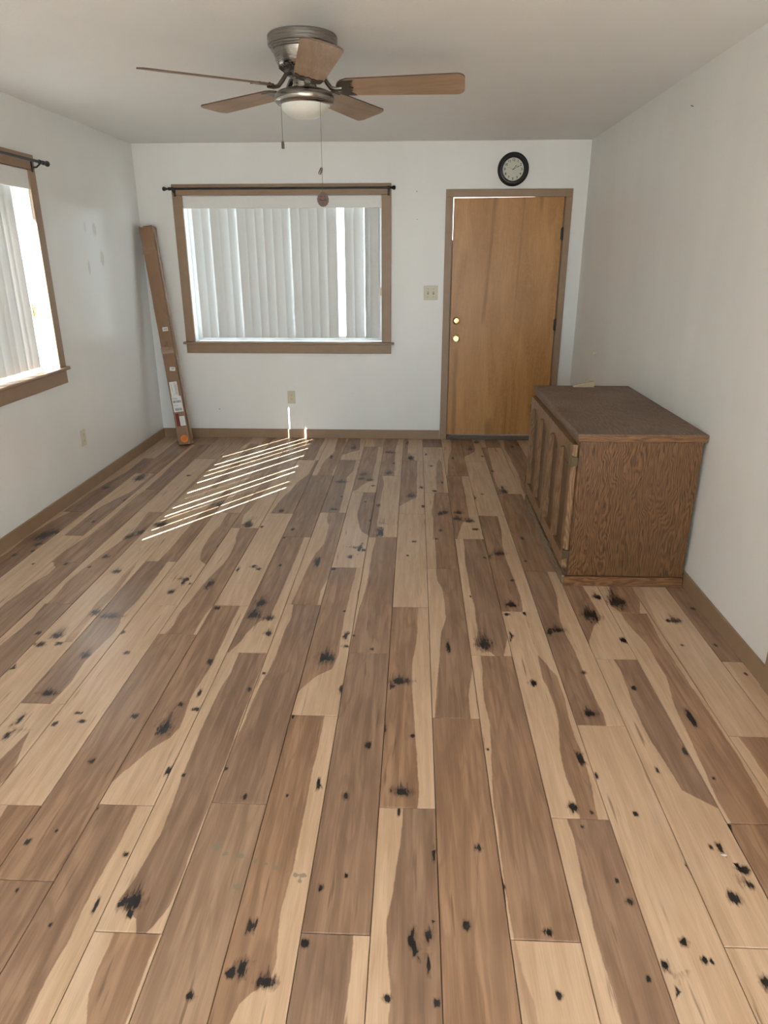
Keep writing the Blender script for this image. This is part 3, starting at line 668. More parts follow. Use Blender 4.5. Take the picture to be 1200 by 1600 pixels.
# unseen window added behind the camera to bring in fill daylight
r = sroot('fill_window', (-0.25, YB, 0.03), 'wide white unseen window added for fill daylight')
f = bmesh.new()
for a, b, c, d_ in ((FILL_WIN[0], FILL_WIN[0]+0.05, FILL_WIN[2], FILL_WIN[3]), (FILL_WIN[1]-0.05, FILL_WIN[1], FILL_WIN[2], FILL_WIN[3]), (FILL_WIN[0]+0.05, FILL_WIN[1]-0.05, FILL_WIN[2], FILL_WIN[2]+0.05), (FILL_WIN[0]+0.05, FILL_WIN[1]-0.05, FILL_WIN[3]-0.05, FILL_WIN[3]), (-0.28, -0.22, FILL_WIN[2]+0.05, FILL_WIN[3]-0.05)):
    add_box(f, (a, YB-0.12, c), (b, YB-0.07, d_), 0.002)
obj('sash_frame', f, M['sash'], r)
obj('pane', box((FILL_WIN[0]+0.049, YB-0.098, FILL_WIN[2]+0.049), (-0.279, YB-0.094, FILL_WIN[3]-0.049)), M['pane'], r)
obj('pane', box((-0.221, YB-0.098, FILL_WIN[2]+0.049), (FILL_WIN[1]-0.049, YB-0.094, FILL_WIN[3]-0.049)), M['pane'], r)

# ------------------------------------------------------------------ wooden front door
def birch():
    m = Mat('varnished_birch_door', 0.34, 0.45)
    p = m.coord(); x, y, z = m.sep(p)
    cb = m.t.nodes.new('ShaderNodeCombineXYZ'); m.put(cb.inputs[0], m.math('MULTIPLY', x, 7)); m.put(cb.inputs[1], m.math('MULTIPLY', z, 0.9))
    warp = m.noise(cb.outputs[0], 1, 4, 0.6, 0.8)
    cb2 = m.t.nodes.new('ShaderNodeCombineXYZ'); m.put(cb2.inputs[0], m.math('MULTIPLY', x, 120)); m.put(cb2.inputs[1], m.math('MULTIPLY', z, 5))
    fine = m.noise(cb2.outputs[0], 1, 3, 0.6)
    cb3 = m.t.nodes.new('ShaderNodeCombineXYZ'); m.put(cb3.inputs[0], m.math('MULTIPLY', x, 60)); m.put(cb3.inputs[1], m.math('MULTIPLY', z, 30))
    fig = m.noise(cb3.outputs[0], 1, 2, 0.5, 1.2)
    c = m.mix(m.step(warp, 0.3, 0.7), (0.40, 0.185, 0.052), (0.55, 0.285, 0.098))
    c = m.mix(m.step(fine, 0.3, 0.7, 0.28, 0.0), c, (0.25, 0.10, 0.026))
    c = m.mix(m.step(fig, 0.4, 0.7, 0.0, 0.25), c, (0.58, 0.32, 0.12))
    # darker heart streaks of the veneer leaves: x centre, half width, strength, z limits
    for xc, hw, sl, f, za, zb in ((-0.150, 0.014, -0.050, 0.55, 1.05, 2.1), (0.105, 0.008, -0.03, 0.42, 1.2, 2.1), (0.27, 0.022, 0.0, 0.5, 1.94, 2.1), (-0.395, 0.022, 0.0, 0.50, 0.0, 0.80), (-0.075, 0.032, 0.0, 0.50, 0.0, 0.16), (0.07, 0.007, 0.0, 0.42, 0.0, 0.36), (-0.23, 0.07, 0.0, 0.14, 0.3, 2.1)):
        xx = m.math('ADD', m.math('SUBTRACT', x, xc), m.math('MULTIPLY_ADD', m.math('SUBTRACT', z, 1.4), sl, m.math('MULTIPLY', m.math('SUBTRACT', warp, 0.5), 0.05)))
        k = m.step(m.math('ABSOLUTE', xx), hw*0.2, hw*1.5, f, 0.0)
        k = m.math('MULTIPLY', k, m.math('MULTIPLY', m.step(z, za-0.06, za+0.06), m.step(z, zb-0.03, zb+0.06, 1.0, 0.0)))
        c = m.mix(k, c, (0.20, 0.075, 0.02))
    m.col(c); m.rough(m.step(fine, 0.2, 0.8, 0.30, 0.40)); return m.m
M['birch'] = birch()
r = sroot('door_1', (0.762, YF, 0.0), 'golden birch door in brown casing')
dx = 0.762
dl, dr = 0.309, 1.2145
# the slab hangs a little askew in its frame: bright slit at the top left
bm = prism(bmesh.new(), [(dl-0.002, 0.045), (dr, 0.045), (dr, 2.0495), (dl+0.0005, 2.041)], YF+0.004, YF+0.044, 'Y')
slab = obj('door_slab', bm, M['birch'], r)
ck = bmesh.new()
for z0, z1 in ((1.70, 1.825), (0.965, 1.09), (0.2, 0.325)):
    pass
for zc in (1.765, 1.03, 0.24):
    hb = lathe(bmesh.new(), [(0.0075, -0.052), (0.0075, 0.052)], 10, (1.2185, YF-0.008, zc)); add_box(hb, (1.204, YF-0.0015, zc-0.045), (1.2325, YF+0.0035, zc+0.045))
    obj('hinge', hb, M['old_metal'], slab)
kb = lathe(bmesh.new(), [(0.030, 0.0035), (0.032, -0.004), (0.026, -0.010), (0.021, -0.016), (0.0, -0.018)], 28, (0.362, YF, 1.062), 'Y')
add_box(kb, (0.358, YF-0.030, 1.048), (0.366, YF-0.016, 1.076), 0.002); obj('deadbolt', kb, M['brass'], slab, True)
kb = lathe(bmesh.new(), [(0.033, 0.0035), (0.034, -0.004), (0.028, -0.009), (0.012, -0.014), (0.011, -0.034), (0.024, -0.042), (0.029, -0.054), (0.027, -0.066), (0.012, -0.069), (0.0, -0.065)], 28, (0.362, YF, 0.912), 'Y')
obj('knob', kb, M['brass'], slab, True)
obj('casing_head', box((0.241, YF-0.019, 2.048), (1.276, YF, 2.108), 0.0025), M['trim'], r)
obj('casing_side', box((0.241, YF-0.018, 0.0), (0.300, YF, 2.047), 0.0025), M['trim'], r)
obj('casing_side', box((1.2235, YF-0.018, 0.0), (1.276, YF, 2.047), 0.0025), M['trim'], r)
jb = add_box(box((0.2905, YF+0.0005, 0.0), (0.3045, YF+WT, 2.062)), (1.2195, YF+0.0005, 0.0), (1.2345, YF+WT, 2.062)); add_box(jb, (0.3045, YF+0.0005, 2.052), (1.2195, YF+WT, 2.062))
obj('jamb', jb, M['trim'], r)
st = add_box(box((1.200, YF+0.0455, 0.04), (1.2195, YF+0.06, 2.052)), (0.3045, YF+0.0455, 0.04), (0.322, YF+0.06, 1.72)); add_box(st, (0.98, YF+0.0455, 2.030), (1.2, YF+0.06, 2.052))
obj('light_gap_stop', st, M['trim'], r)  # unseen strips added to block light round the slab, left open top left
obj('threshold', box((0.3005, YF-0.02, 0.0), (1.223, YF+0.12, 0.040), 0.005), plain('worn_threshold', (0.13, 0.095, 0.06), 0.55, vary=0.25, scale=40), r)
structure(obj('door_step', box((-0.1, YF+WT+0.005, -0.30), (1.7, YF+WT+1.2, -0.02)), M['outside']), 'concrete step outside the door')

# closed door beside the camera, only the edge of its casing shows
r = sroot('door_2', (XR, 1.88, 0.0), 'brown cased door on the right wall')
obj('door_slab', box((XR+0.004, DOOR2[0]+0.017, 0.008), (XR+0.044, DOOR2[1]-0.017, 2.045), 0.001), M['birch'], r)
obj('casing_head', box((XR-0.019, DOOR2[0]-0.055, 2.048), (XR, DOOR2[1]+0.06, 2.108), 0.0025), M['trim'], r)
obj('casing_side', box((XR-0.018, DOOR2[1]-0.004, 0.0), (XR, DOOR2[1]+0.06, 2.047), 0.0025), M['trim'], r)
obj('casing_side', box((XR-0.018, DOOR2[0]-0.055, 0.0), (XR, DOOR2[0]+0.010, 2.047), 0.0025), M['trim'], r)
jb = add_box(box((XR+0.0005, DOOR2[0]+0.0005, 0.0), (XR+WT, DOOR2[0]+0.014, 2.062)), (XR+0.0005, DOOR2[1]-0.014, 0.0), (XR+WT, DOOR2[1]-0.0005, 2.062)); add_box(jb, (XR+0.0005, DOOR2[0]+0.014, 2.052), (XR+WT, DOOR2[1]-0.014, 2.062))
obj('jamb', jb, M['trim'], r)
obj('threshold', box((XR+0.0005, DOOR2[0]+0.0145, -0.05), (XR+WT, DOOR2[1]-0.0145, 0.006), 0.001), M['trim'], r)
kb = lathe(bmesh.new(), [(0.033, 0.0035), (0.034, -0.004), (0.028, -0.009), (0.012, -0.014), (0.011, -0.034), (0.024, -0.042), (0.029, -0.054), (0.027, -0.066), (0.0, -0.069)], 28, (XR, DOOR2[0]+0.08, 0.92), 'X')
obj('knob', kb, M['brass'], r, True)

# ------------------------------------------------------------------ oak cabinet
M['oak_end'] = oak('oak_end_panel', 2, (0.042, 0.018, 0.007), (0.205, 0.098, 0.038), 84, 0.42, 0.3)
M['oak_top'] = oak('oak_worn_top', 1, (0.120, 0.072, 0.045), (0.235, 0.152, 0.102), 60, 0.55, 1.9)
M['oak_edge'] = oak('oak_edging', 0, (0.085, 0.036, 0.014), (0.25, 0.122, 0.052), 55, 0.45, 2.4)
M['oak_door'] = oak('oak_door_frame', 2, (0.125, 0.064, 0.029), (0.33, 0.192, 0.096), 66, 0.48, 4.1)
M['oak_panel_shaded'] = oak('oak_door_panel_shaded', 2, (0.070, 0.034, 0.015), (0.205, 0.112, 0.052), 66, 0.5, 6.6)  # same oak as the frame, with recess shade put into the colour
M['oak_kick'] = oak('oak_worn_plinth', 1, (0.13, 0.085, 0.055), (0.30, 0.215, 0.145), 40, 0.6, 5.5)
cx0, cx1, cy0, cy1 = 0.797, 1.3785, 3.247, 4.545
cab = thing('cabinet', ((cx0+cx1)/2, (cy0+cy1)/2, 0.0), 'low dark oak cabinet with panelled doors standing against the wall', 'cabinet')
body = bmesh.new()
add_box(body, (cx0+0.018, cy0+0.0185, 0.06), (cx1, cy1-0.0185, 0.758))
obj('carcass', body, M['oak_door'], cab)
obj('end_panel', box((cx0, cy0, 0.055), (cx1, cy0+0.018, 0.759), 0.001), M['oak_end'], cab)
obj('end_panel', box((cx0, cy1-0.018, 0.055), (cx1, cy1, 0.759), 0.001), M['oak_end'], cab)
obj('face_frame', box((cx0-0.0005, cy0+0.0185, 0.055), (cx0+0.0175, cy1-0.0185, 0.759), 0.001), M['oak_door'], cab)
top = obj('top', box((0.782, 3.232, 0.760), (1.3935, 4.562, 0.799), 0.007, 2), M['oak_top'], cab)
obj('front_edging', box((0.7865, 3.2305, 0.762), (1.389, 3.236, 0.793), 0.002), M['oak_edge'], top)
pl = obj('plinth', box((0.782, 3.236, 0.0), (cx1+0.001, 3.258, 0.052), 0.003), M['oak_edge'], cab)
obj('plinth_rail', box((0.772, 3.2585, 0.0), (0.815, 4.54, 0.050), 0.003), M['oak_kick'], cab)
def cab_door(y0, y1, hinge_near):
    z0, z1 = 0.085, 0.738; xf, xb = cx0-0.030, cx0-0.0015
    st = 0.062
    fr = bmesh.new()
    ym = (y0+y1)/2
    for a, b in ((y0, y0+st), (y1-st, y1), (ym-0.034, ym+0.034)): add_box(fr, (xf, a, z0), (xb, b, z1), 0.0045, 2)
    for a, b in ((y0+st, ym-0.034), (ym+0.034, y1-st)):
        add_box(fr, (xf+0.0003, a-0.002, z0+0.0003), (xb, b+0.002, z0+0.07), 0.0035, 2)
        # top rail with an arched underside
        n = 10; poly = [(a-0.002, z1-0.0003), (b+0.002, z1-0.0003), (b+0.002, z1-0.085)]
        for i in range(n+1):
            t = i/n; poly.append((b+(a-b)*t, z1-0.085+0.032*math.sin(math.pi*t)))
        poly.append((a-0.002, z1-0.085))
        prism(fr, poly, xf+0.0003, xb, 'X')
    d = obj('door', fr, M['oak_door'], cab)
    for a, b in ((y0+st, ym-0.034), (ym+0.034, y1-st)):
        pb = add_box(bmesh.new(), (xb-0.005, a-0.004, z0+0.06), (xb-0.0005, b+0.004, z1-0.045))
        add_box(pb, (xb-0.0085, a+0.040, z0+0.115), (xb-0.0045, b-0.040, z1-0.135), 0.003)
        obj('door_panel', pb, M['oak_panel_shaded'], d)
    hy = y0-0.004 if hinge_near else y1+0.004
    for zc in (0.655, 0.165):
        hb = tube(bmesh.new(), [(xf+0.003, hy, zc-0.028), (xf+0.003, hy, zc+0.028)], 0.0055, 8); add_box(hb, (xf+0.003, hy-0.008 if hinge_near else hy, zc-0.022), (xb+0.001, hy if hinge_near else hy+0.008, zc+0.022))
        obj('hinge', hb, plain_brass, d)
plain_brass = plain('aged_brass_hinge', (0.11, 0.085, 0.045), 0.5, metal=0.7)
cab_door(cy0+0.022, 3.888, True); cab_door(3.896, cy1-0.022, False)
# small wedge of pale wood lying at the back of the top
sh = prism(bmesh.new(), [(-0.075, 0.0), (0.055, 0.0), (0.055, 0.034), (0.048, 0.036), (-0.075, 0.006)], -0.02, 0.02, 'Y')
for v in sh.verts: v.co = Vector((1.10+v.co.x, 4.515+v.co.y, 0.7992+v.co.z))
tag(obj('wood_shim', sh, plain('pale_pine', (0.55, 0.45, 0.28), 0.6), origin=(1.10, 4.515, 0.7992)), 'small pale wooden wedge lying on top of the oak cabinet', 'wedge')

# ------------------------------------------------------------------ ceiling fan
def brushed():
    m = Mat('brushed_nickel', 0.28, 0.5, 1.0, (0.55, 0.52, 0.48))
    n = m.noise(m.vmath('MULTIPLY', m.coord(), (8, 8, 500)), 1.0, 2)
    m.col(m.mix(n, (0.25, 0.235, 0.215), (0.40, 0.38, 0.355))); m.rough(m.step(n, 0.2, 0.8, 0.22, 0.36)); return m.m
M['nickel'] = brushed(); M['dark_nickel'] = plain('dark_nickel', (0.16, 0.145, 0.13), 0.32, metal=1.0)
M['blade'] = oak('maple_fan_blade', 0, (0.275, 0.180, 0.115), (0.375, 0.258, 0.172), 14, 0.45, 0.0)
M['blade_edge'] = plain('blade_dark_edge', (0.10, 0.065, 0.045), 0.5)
def frosted():
    m = Mat('frosted_glass_dome', 0.35, 0.5, 0, (0.74, 0.73, 0.69))
    m.b.inputs['Transmission Weight'].default_value = 0.12; m.b.inputs['Subsurface Weight'].default_value = 0.2
    n = m.noise(m.coord(), 60, 2); m.col(m.mix(n, (0.70, 0.69, 0.65), (0.78, 0.77, 0.73))); return m.m
FX, FY = -0.492, 3.41
fan = thing('ceiling_fan', (FX, FY, ZC), 'brushed nickel hugger ceiling fan with five wooden blades and frosted light', 'ceiling fan')
o3 = (FX, FY, 0)
obj('canopy', lathe(bmesh.new(), [(0.143, ZC-0.001), (0.147, ZC-0.006), (0.147, ZC-0.040), (0.139, ZC-0.043), (0.139, ZC-0.049), (0.134, ZC-0.051), (0.134, ZC-0.057), (0.129, ZC-0.059)], 56, o3), M['nickel'], fan, True)
obj('motor_housing', lathe(bmesh.new(), [(0.127, ZC-0.0595), (0.124, ZC-0.070), (0.116, ZC-0.092), (0.110, ZC-0.105)], 56, o3), M['nickel'], fan, True)
vent = obj('vent_ring', lathe(bmesh.new(), [(0.109, ZC-0.1055), (0.104, ZC-0.115), (0.086, ZC-0.128), (0.060, ZC-0.132)], 56, o3), M['nickel'], fan, True)
for i in range(15):
    a = 2*math.pi*(i+0.3)/15
    for j in (-0.07, 0.07):
        bm = tube(bmesh.new(), [(FX+r_*math.cos(a+j), FY+r_*math.sin(a+j), z_) for r_, z_ in ((0.1055, ZC-0.1155), (0.096, ZC-0.1225), (0.084, ZC-0.1305))], 0.0022, 5)
        obj('vent_slot', bm, M['old_metal'], vent)
obj('rotor', lathe(bmesh.new(), [(0.066, ZC-0.1325), (0.066, ZC-0.148), (0.056, ZC-0.152)], 40, o3), M['dark_nickel'], fan, True)
obj('neck', lathe(bmesh.new(), [(0.046, ZC-0.1525), (0.046, 2.270), (0.055, 2.2645), (0.075, 2.2625)], 40, o3), M['nickel'], fan, True)
obj('light_ring', lathe(bmesh.new(), [(0.078, 2.262), (0.098, 2.261), (0.116, 2.254), (0.127, 2.243), (0.130, 2.230), (0.126, 2.217), (0.117, 2.208), (0.106, 2.205)], 56, o3), M['nickel'], fan, True)
dome = [(0.104, 2.2065)]+[(0.102*math.cos(t), 2.2055-0.054*math.sin(t)) for t in [math.pi/2*i/10 for i in range(1, 10)]]+[(0.0, 2.1505)]
obj('glass_dome', lathe(bmesh.new(), dome, 48, o3, cap=False), frosted(), fan, True)
def blade_meshes():
    # local: x outwards from the hub, blade pitched about x; z=0 at blade height
    prof = []
    def hw(r): return 0.060+0.017*min(1, (r-0.15)/0.50)
    pts = []
    N = 12
    r0, r1, rc = 0.150, 0.690, 0.035
    up = [(r0+0.0, hw(r0)*0.55), (r0+0.015, hw(r0)*0.85), (r0+0.04, hw(r0+0.04))]
    up += [(r0+0.04+(r1-rc-r0-0.04)*i/6, hw(r0+0.04+(r1-rc-r0-0.04)*i/6)) for i in range(1, 7)]
    up += [(r1-rc+rc*math.sin(t), hw(r1)-rc+rc*math.cos(t)) for t in [math.pi/2*i/5 for i in range(1, 6)]]
    return up+[(a, -b) for a, b in up[::-1]]
outline = blade_meshes()
bl = mesh_of('blade', prism(bmesh.new(), outline, -0.003, 0.003), M['blade']); bl.materials.append(M['blade_edge'])
for p in bl.polygons:
    if p.normal.z > -0.5: p.material_index = 1
arm = tube(bmesh.new(), [(0.060, 0.0, 0.046), (0.085, 0.0, 0.040), (0.100, 0, 0.018), (0.118, 0.0, -0.004), (0.140, 0.0, -0.010), (0.165, 0.0, -0.008)], 0.0085, 10)
for v in arm.verts: v.co.y *= 1.5
arm_me = mesh_of('blade_iron', arm, M['dark_nickel'], True)
pp = [(0.142, 0.020), (0.150, 0.040), (0.170, 0.054), (0.195, 0.056), (0.222, 0.058), (0.215, 0.044), (0.200, 0.036), (0.208, 0.022), (0.198, 0.012), (0.215, 0.0)]
pp = pp+[(a, -b) for a, b in pp[-2::-1]]
plate_me = mesh_of('iron_plate', prism(bmesh.new(), pp, -0.0068, -0.0032), M['dark_nickel'])
scr_me = mesh_of('screw', lathe(bmesh.new(), [(0.0, 0.006), (0.005, 0.0055), (0.006, 0.0032), (0.006, 0.0031)], 8), M['dark_nickel'])
for k, pt in enumerate((-12, -17, -14, 4, -11)):
    a = math.radians(-76+72*k)
    b = bpy.data.objects.new('blade', bl); C.objects.link(b); b.parent = fan; b.location = (0, 0, 2.272-ZC); b.rotation_euler = (math.radians(pt), 0, a)
    for nm, me, lc in [('blade_iron', arm_me, (0, 0, 0)), ('iron_plate', plate_me, (0, 0, 0))]+[('screw', scr_me, p_) for p_ in ((0.17, 0.034, 0), (0.17, -0.034, 0), (0.20, 0, 0))]:
        c_ = bpy.data.objects.new(nm, me); C.objects.link(c_); c_.parent = b; c_.location = lc
def chain(x, y, z0, z1):
    bm = tube(bmesh.new(), [(x, y, z0), (x, y, z1)], 0.0007, 6); n = int((z0-z1)/0.006)
    for i in range(n): lathe(bm, [(0.0, -0.0016), (0.0014, 0.0), (0.0, 0.0016)], 6, (x, y, z0-0.003-i*0.006))
    return bm
c1 = obj('pull_chain', chain(FX-0.088, FY-0.088, 2.218, 2.058), M['dark_nickel'], fan)
obj('chain_fob', lathe(bmesh.new(), [(0.0, 2.058), (0.005, 2.055), (0.0065, 2.048), (0.0065, 2.028), (0.0, 2.026)], 10, (FX-0.088, FY-0.088, 0)), M['dark_nickel'], c1, True)
c2 = obj('pull_chain', chain(FX+0.078, FY-0.085, 2.218, 1.850), M['dark_nickel'], fan)
fb = bmesh.new(); lathe(fb, [(0.0, 0.0), (0.005, -0.003), (0.0065, -0.010), (0.0065, -0.030), (0.0, -0.032)], 10)
for v in fb.verts: v.co = Matrix.Rotation(math.radians(24), 3, 'Y') @ v.co + Vector((FX+0.078, FY-0.085, 1.955))
obj('chain_fob', fb, M['dark_nickel'], c2, True)
ex, ey, ez = FX+0.078, FY-0.085, 1.826
md = bmesh.new(); n = 30
poly = [((0.0245+0.0015*(i % 2))*math.sin(2*math.pi*i/n), (0.0285+0.0015*(i % 2))*math.cos(2*math.pi*i/n)) for i in range(n)]
prism(md, poly, -0.004, 0.004, 'Y')
for v in md.verts: v.co += Vector((ex, ey, ez))
med = obj('medallion', md, plain('carved_brown_wood', (0.085, 0.04, 0.027), 0.5), c2)
rd = plain('dark_red_enamel', (0.16, 0.012, 0.012), 0.4); bk = plain('dark_inlay', (0.015, 0.01, 0.01), 0.5)
def disc(nm, u, v_, ru, rv, mt, off):
    q = bmesh.new(); prism(q, [(ru*math.cos(2*math.pi*i/16), rv*math.sin(2*math.pi*i/16)) for i in range(16)], -0.0015, 0.0015, 'Y')
    for v in q.verts: v.co += Vector((ex+u, ey-0.004-off, ez+v_))
    obj(nm, q, mt, med)
disc('inlay', 0.0, -0.001, 0.017, 0.006, bk, 0.0006); disc('inlay', 0.0, 0.004, 0.007, 0.006, rd, 0.001); disc('inlay', -0.008, 0.012, 0.0035, 0.0035, bk, 0.0006)
disc('inlay', 0.009, 0.012, 0.0035, 0.0035, bk, 0.0006); disc('inlay', 0.001, -0.014, 0.003, 0.003, bk, 0.0006)

# ------------------------------------------------------------------ wall clock above the door
CXk, CZk = 0.778, 2.252
clk = thing('wall_clock', (CXk, YF, CZk), 'round black wall clock with cream dial above the wooden door', 'clock')
c3 = (CXk, YF, CZk)
obj('case', lathe(bmesh.new(), [(0.0, -0.001), (0.122, -0.001), (0.126, -0.008), (0.126, -0.018), (0.121, -0.026), (0.113, -0.031), (0.109, -0.029), (0.106, -0.033), (0.098, -0.034), (0.090, -0.028), (0.086, -0.020), (0.085, -0.014), (0.0, -0.0135)], 64, c3, 'Y', False), M['black'], clk, True)
obj('dial', lathe(bmesh.new(), [(0.0, -0.0140), (0.0845, -0.0140), (0.0845, -0.0152), (0.0, -0.0155)], 48, c3, 'Y', False), plain('cream_dial', (0.60, 0.60, 0.52), 0.5, vary=0.03), clk)
ink = plain('clock_ink', (0.03, 0.03, 0.035), 0.5)
face = Matrix(((1, 0, 0, 0), (0, 0, 1, 0), (0, 1, 0, 0), (0, 0, 0, 1)))
face = Matrix(((1, 0, 0), (0, 0, -1), (0, 1, 0))).to_4x4()
for h in range(1, 13):
    a = math.radians(30*h)
    text_mesh('numeral', str(h), 0.026, ink, clk, Matrix.Translation((0.068*math.sin(a), -0.0160, 0.068*math.cos(a))) @ face)
def hand(nm, ang, ln, wd, tail, off, spade):
    a = math.radians(ang); bm = bmesh.new()
    poly = [(-wd, -tail), (wd, -tail), (wd, ln*0.55), (wd*spade, ln*0.68), (wd*0.7, ln*0.8), (0, ln), (-wd*0.7, ln*0.8), (-wd*spade, ln*0.68), (-wd, ln*0.55)]
    prism(bm, poly, -off-0.0006, -off, 'Y')
    for v in bm.verts:
        x, z = v.co.x, v.co.z; v.co.x, v.co.z = x*math.cos(a)+z*math.sin(a), -x*math.sin(a)+z*math.cos(a)
        v.co += Vector(c3)
    obj(nm, bm, ink, clk)
hand('hour_hand', 41, 0.046, 0.0016, 0.008, 0.0175, 2.6); hand('minute_hand', 63, 0.064, 0.0015, 0.010, 0.0185, 2.4); hand('second_hand', -68, 0.056, 0.0005, 0.024, 0.0195, 1.0)
obj('hub', lathe(bmesh.new(), [(0.0, -0.0215), (0.0038, -0.021), (0.0038, -0.0156)], 12, c3, 'Y', False), ink, clk)

# ------------------------------------------------------------------ switch plate and sockets
sw = thing('light_switch', (0.1315, YF, 1.295), 'ivory double light switch plate between window and door', 'light switch')
obj('plate', box((0.0715, YF-0.006, 1.236), (0.1915, YF-0.0005, 1.354), 0.003, 2), M['ivory'], sw)
for x in (0.108, 0.155):
    obj('slot', box((x-0.0055, YF-0.0075, 1.282), (x+0.0055, YF-0.0055, 1.308)), M['ivory_dark'], sw)
    tg = prism(bmesh.new(), [(1.289, YF-0.007), (1.301, YF-0.007), (1.313, YF-0.019), (1.305, YF-0.021)], x-0.0042, x+0.0042, 'X')
    for v in tg.verts: v.co.y, v.co.z = v.co.z, v.co.y
    obj('toggle', tg, M['ivory'], sw)
    for z in (1.262, 1.328): obj('screw', lathe(bmesh.new(), [(0.0032, -0.0055), (0.003, -0.0068), (0.0, -0.0072)], 8, (x, YF, z), 'Y'), M['ivory_dark'], sw)
def outlet(label, P, u, z, w_=0.070, h_=0.115):
    def bx(u0, u1, w0, w1, z0, z1, bev=0.0):
        a, b = P(u0, w0, z0), P(u1, w1, z1)
        return box([min(m, n) for m, n in zip(a, b)], [max(m, n) for m, n in zip(a, b)], bev, 2)
    r = thing('wall_outlet', P(u, 0, z), label, 'outlet')
    obj('plate', bx(u-w_/2, u+w_/2, 0.0005, 0.0055, z-h_/2, z+h_/2, 0.0025), M['ivory'], r)
    for dz in (0.020, -0.020):
        s = obj('socket', bx(u-0.016, u+0.016, 0.005, 0.0075, z+dz-0.014, z+dz+0.014, 0.002), M['ivory'], r)
        for du in (-0.006, 0.006): obj('slot', bx(u+du-0.0012, u+du+0.0012, 0.007, 0.0079, z+dz-0.002, z+dz+0.008), M['ivory_dark'], s)
        obj('slot', bx(u-0.002, u+0.002, 0.007, 0.0079, z+dz-0.010, z+dz-0.006), M['ivory_dark'], s)
    return r
outlet('ivory wall socket under the wide window', lambda u, w_, z: Vector((u, YF-w_, z)), -1.124, 0.380)
outlet('ivory wall socket low on the glossy side wall', lambda u, w_, z: Vector((XL+w_, u, z)), 4.698, 0.383)
# round wall bumper and picture hooks
bp = lathe(bmesh.new(), [(0.020, -0.0005), (0.021, -0.006), (0.016, -0.012), (0.012, -0.014), (0.014, -0.020), (0.012, -0.026), (0.0, -0.028)], 20, (XR, 5.48, 0.893), 'X')
tag(obj('wall_bumper', bp, plain('cream_rubber', (0.66, 0.62, 0.50), 0.5), None, True, origin=(XR, 5.48, 0.893)), 'small round cream bumper on the wall behind the oak cabinet', 'bumper')
nail_m = plain('grey_nail', (0.22, 0.21, 0.19), 0.4, metal=0.6)
tag(obj('wall_nail', tube(bmesh.new(), [(0.0, YF+0.002, 2.09), (0.0, YF-0.016, 2.095)], 0.003, 8), nail_m, origin=(0, YF, 2.09)), 'small bare nail in the wall between curtain rod and clock', 'nail')
tag(obj('wall_nail', tube(bmesh.new(), [(0.006, YF+0.002, 1.878), (0.006, YF-0.008, 1.88)], 0.003, 8), nail_m, origin=(0.006, YF, 1.878)), 'small bare nail in the wall above the light switch', 'nail')
tag(obj('wall_nail', tube(bmesh.new(), [(XR+0.002, 4.06, 2.30), (XR-0.012, 4.06, 2.305)], 0.003, 8), nail_m, origin=(XR, 4.06, 2.30)), 'small bare nail high in the wall above the oak cabinet', 'nail')

tag(obj('wall_nail', tube(bmesh.new(), [(-1.80, YF+0.002, 0.266), (-1.80, YF-0.010, 0.267)], 0.004, 8), nail_m, origin=(-1.80, YF, 0.266)), 'small bare nail low in the wall beside the leaning carton', 'nail')

# ------------------------------------------------------------------ long carton leaning in the corner
def cardboard():
    m = Mat('brown_cardboard', 0.62, 0.35)
    p = m.coord(); n = m.noise(m.vmath('MULTIPLY', p, (30, 30, 3)), 1, 3); n2 = m.noise(m.vmath('MULTIPLY', p, (12, 12, 5)), 1, 3, 0.6)
    c = m.mix(n, (0.235, 0.135, 0.078), (0.30, 0.18, 0.108))
    m.col(m.mix(m.step(n2, 0.55, 0.7, 0, 0.35), c, (0.19, 0.105, 0.06))); m.rough(m.step(n2, 0.4, 0.6, 0.38, 0.65)); m.bump(n2, 0.15, 0.002); return m.m
M['card'] = cardboard()
bw, bd, blen = 0.108, 0.095, 1.835
botc, topc = Vector((-2.040, 5.955, 0.0)), Vector((-2.258, 6.180, 1.80))
ax = (topc-botc).normalized(); ux = (Vector((1, 0, 0))-ax*ax.x).normalized(); uy = ax.cross(ux)
rotm = Matrix((ux, uy, ax)).transposed()
low = min((ux*sx*bw/2+uy*sy_*bd/2).z for sx in (-1, 1) for sy_ in (-1, 1))
car = thing('long_carton', (botc.x, botc.y, -low+0.0005), 'tall narrow brown cardboard carton leaning in the corner', 'box', rot=rotm.to_euler())
bm = bmesh.new(); N = 14; rings = []
for i in range(N+1):
    z = blen*i/N; k = 1+0.035*math.sin(i*1.7)*(0.3 if i in (0, N) else 1); fl = 0.006 if i == N else 0
    rings.append([bm.verts.new((x*(bw/2*(1+0.02*math.sin(i*2.3))+fl), y*(bd/2*k), z)) for x, y in ((-1, -1), (1, -1), (1, 1), (-1, 1))])
for A, B_ in zip(rings, rings[1:]):
    for i in range(4): bm.faces.new([A[i], A[(i+1) % 4], B_[(i+1) % 4], B_[i]])
bm.faces.new(rings[0]); bm.faces.new(rings[-1]); bmesh.ops.recalc_face_normals(bm, faces=bm.faces)
bmesh.ops.bevel(bm, geom=[e for e in bm.edges], offset=0.0025, segments=1, affect='EDGES')
obj('tube_body', bm, M['card'], car, local=True)
fl = bmesh.new()
add_box(fl, (-bw/2-0.003, -bd/2-0.003, blen-0.05), (-bw/2+0.0, bd/2, blen+0.010), 0.001); add_box(fl, (-0.02, -bd/2-0.001, blen+0.0005), (bw/2, bd/2, blen+0.006), 0.001)
obj('end_flap', fl, M['card'], car, local=True)
tape = plain('packing_tape', (0.33, 0.215, 0.135), 0.18, vary=0.1)
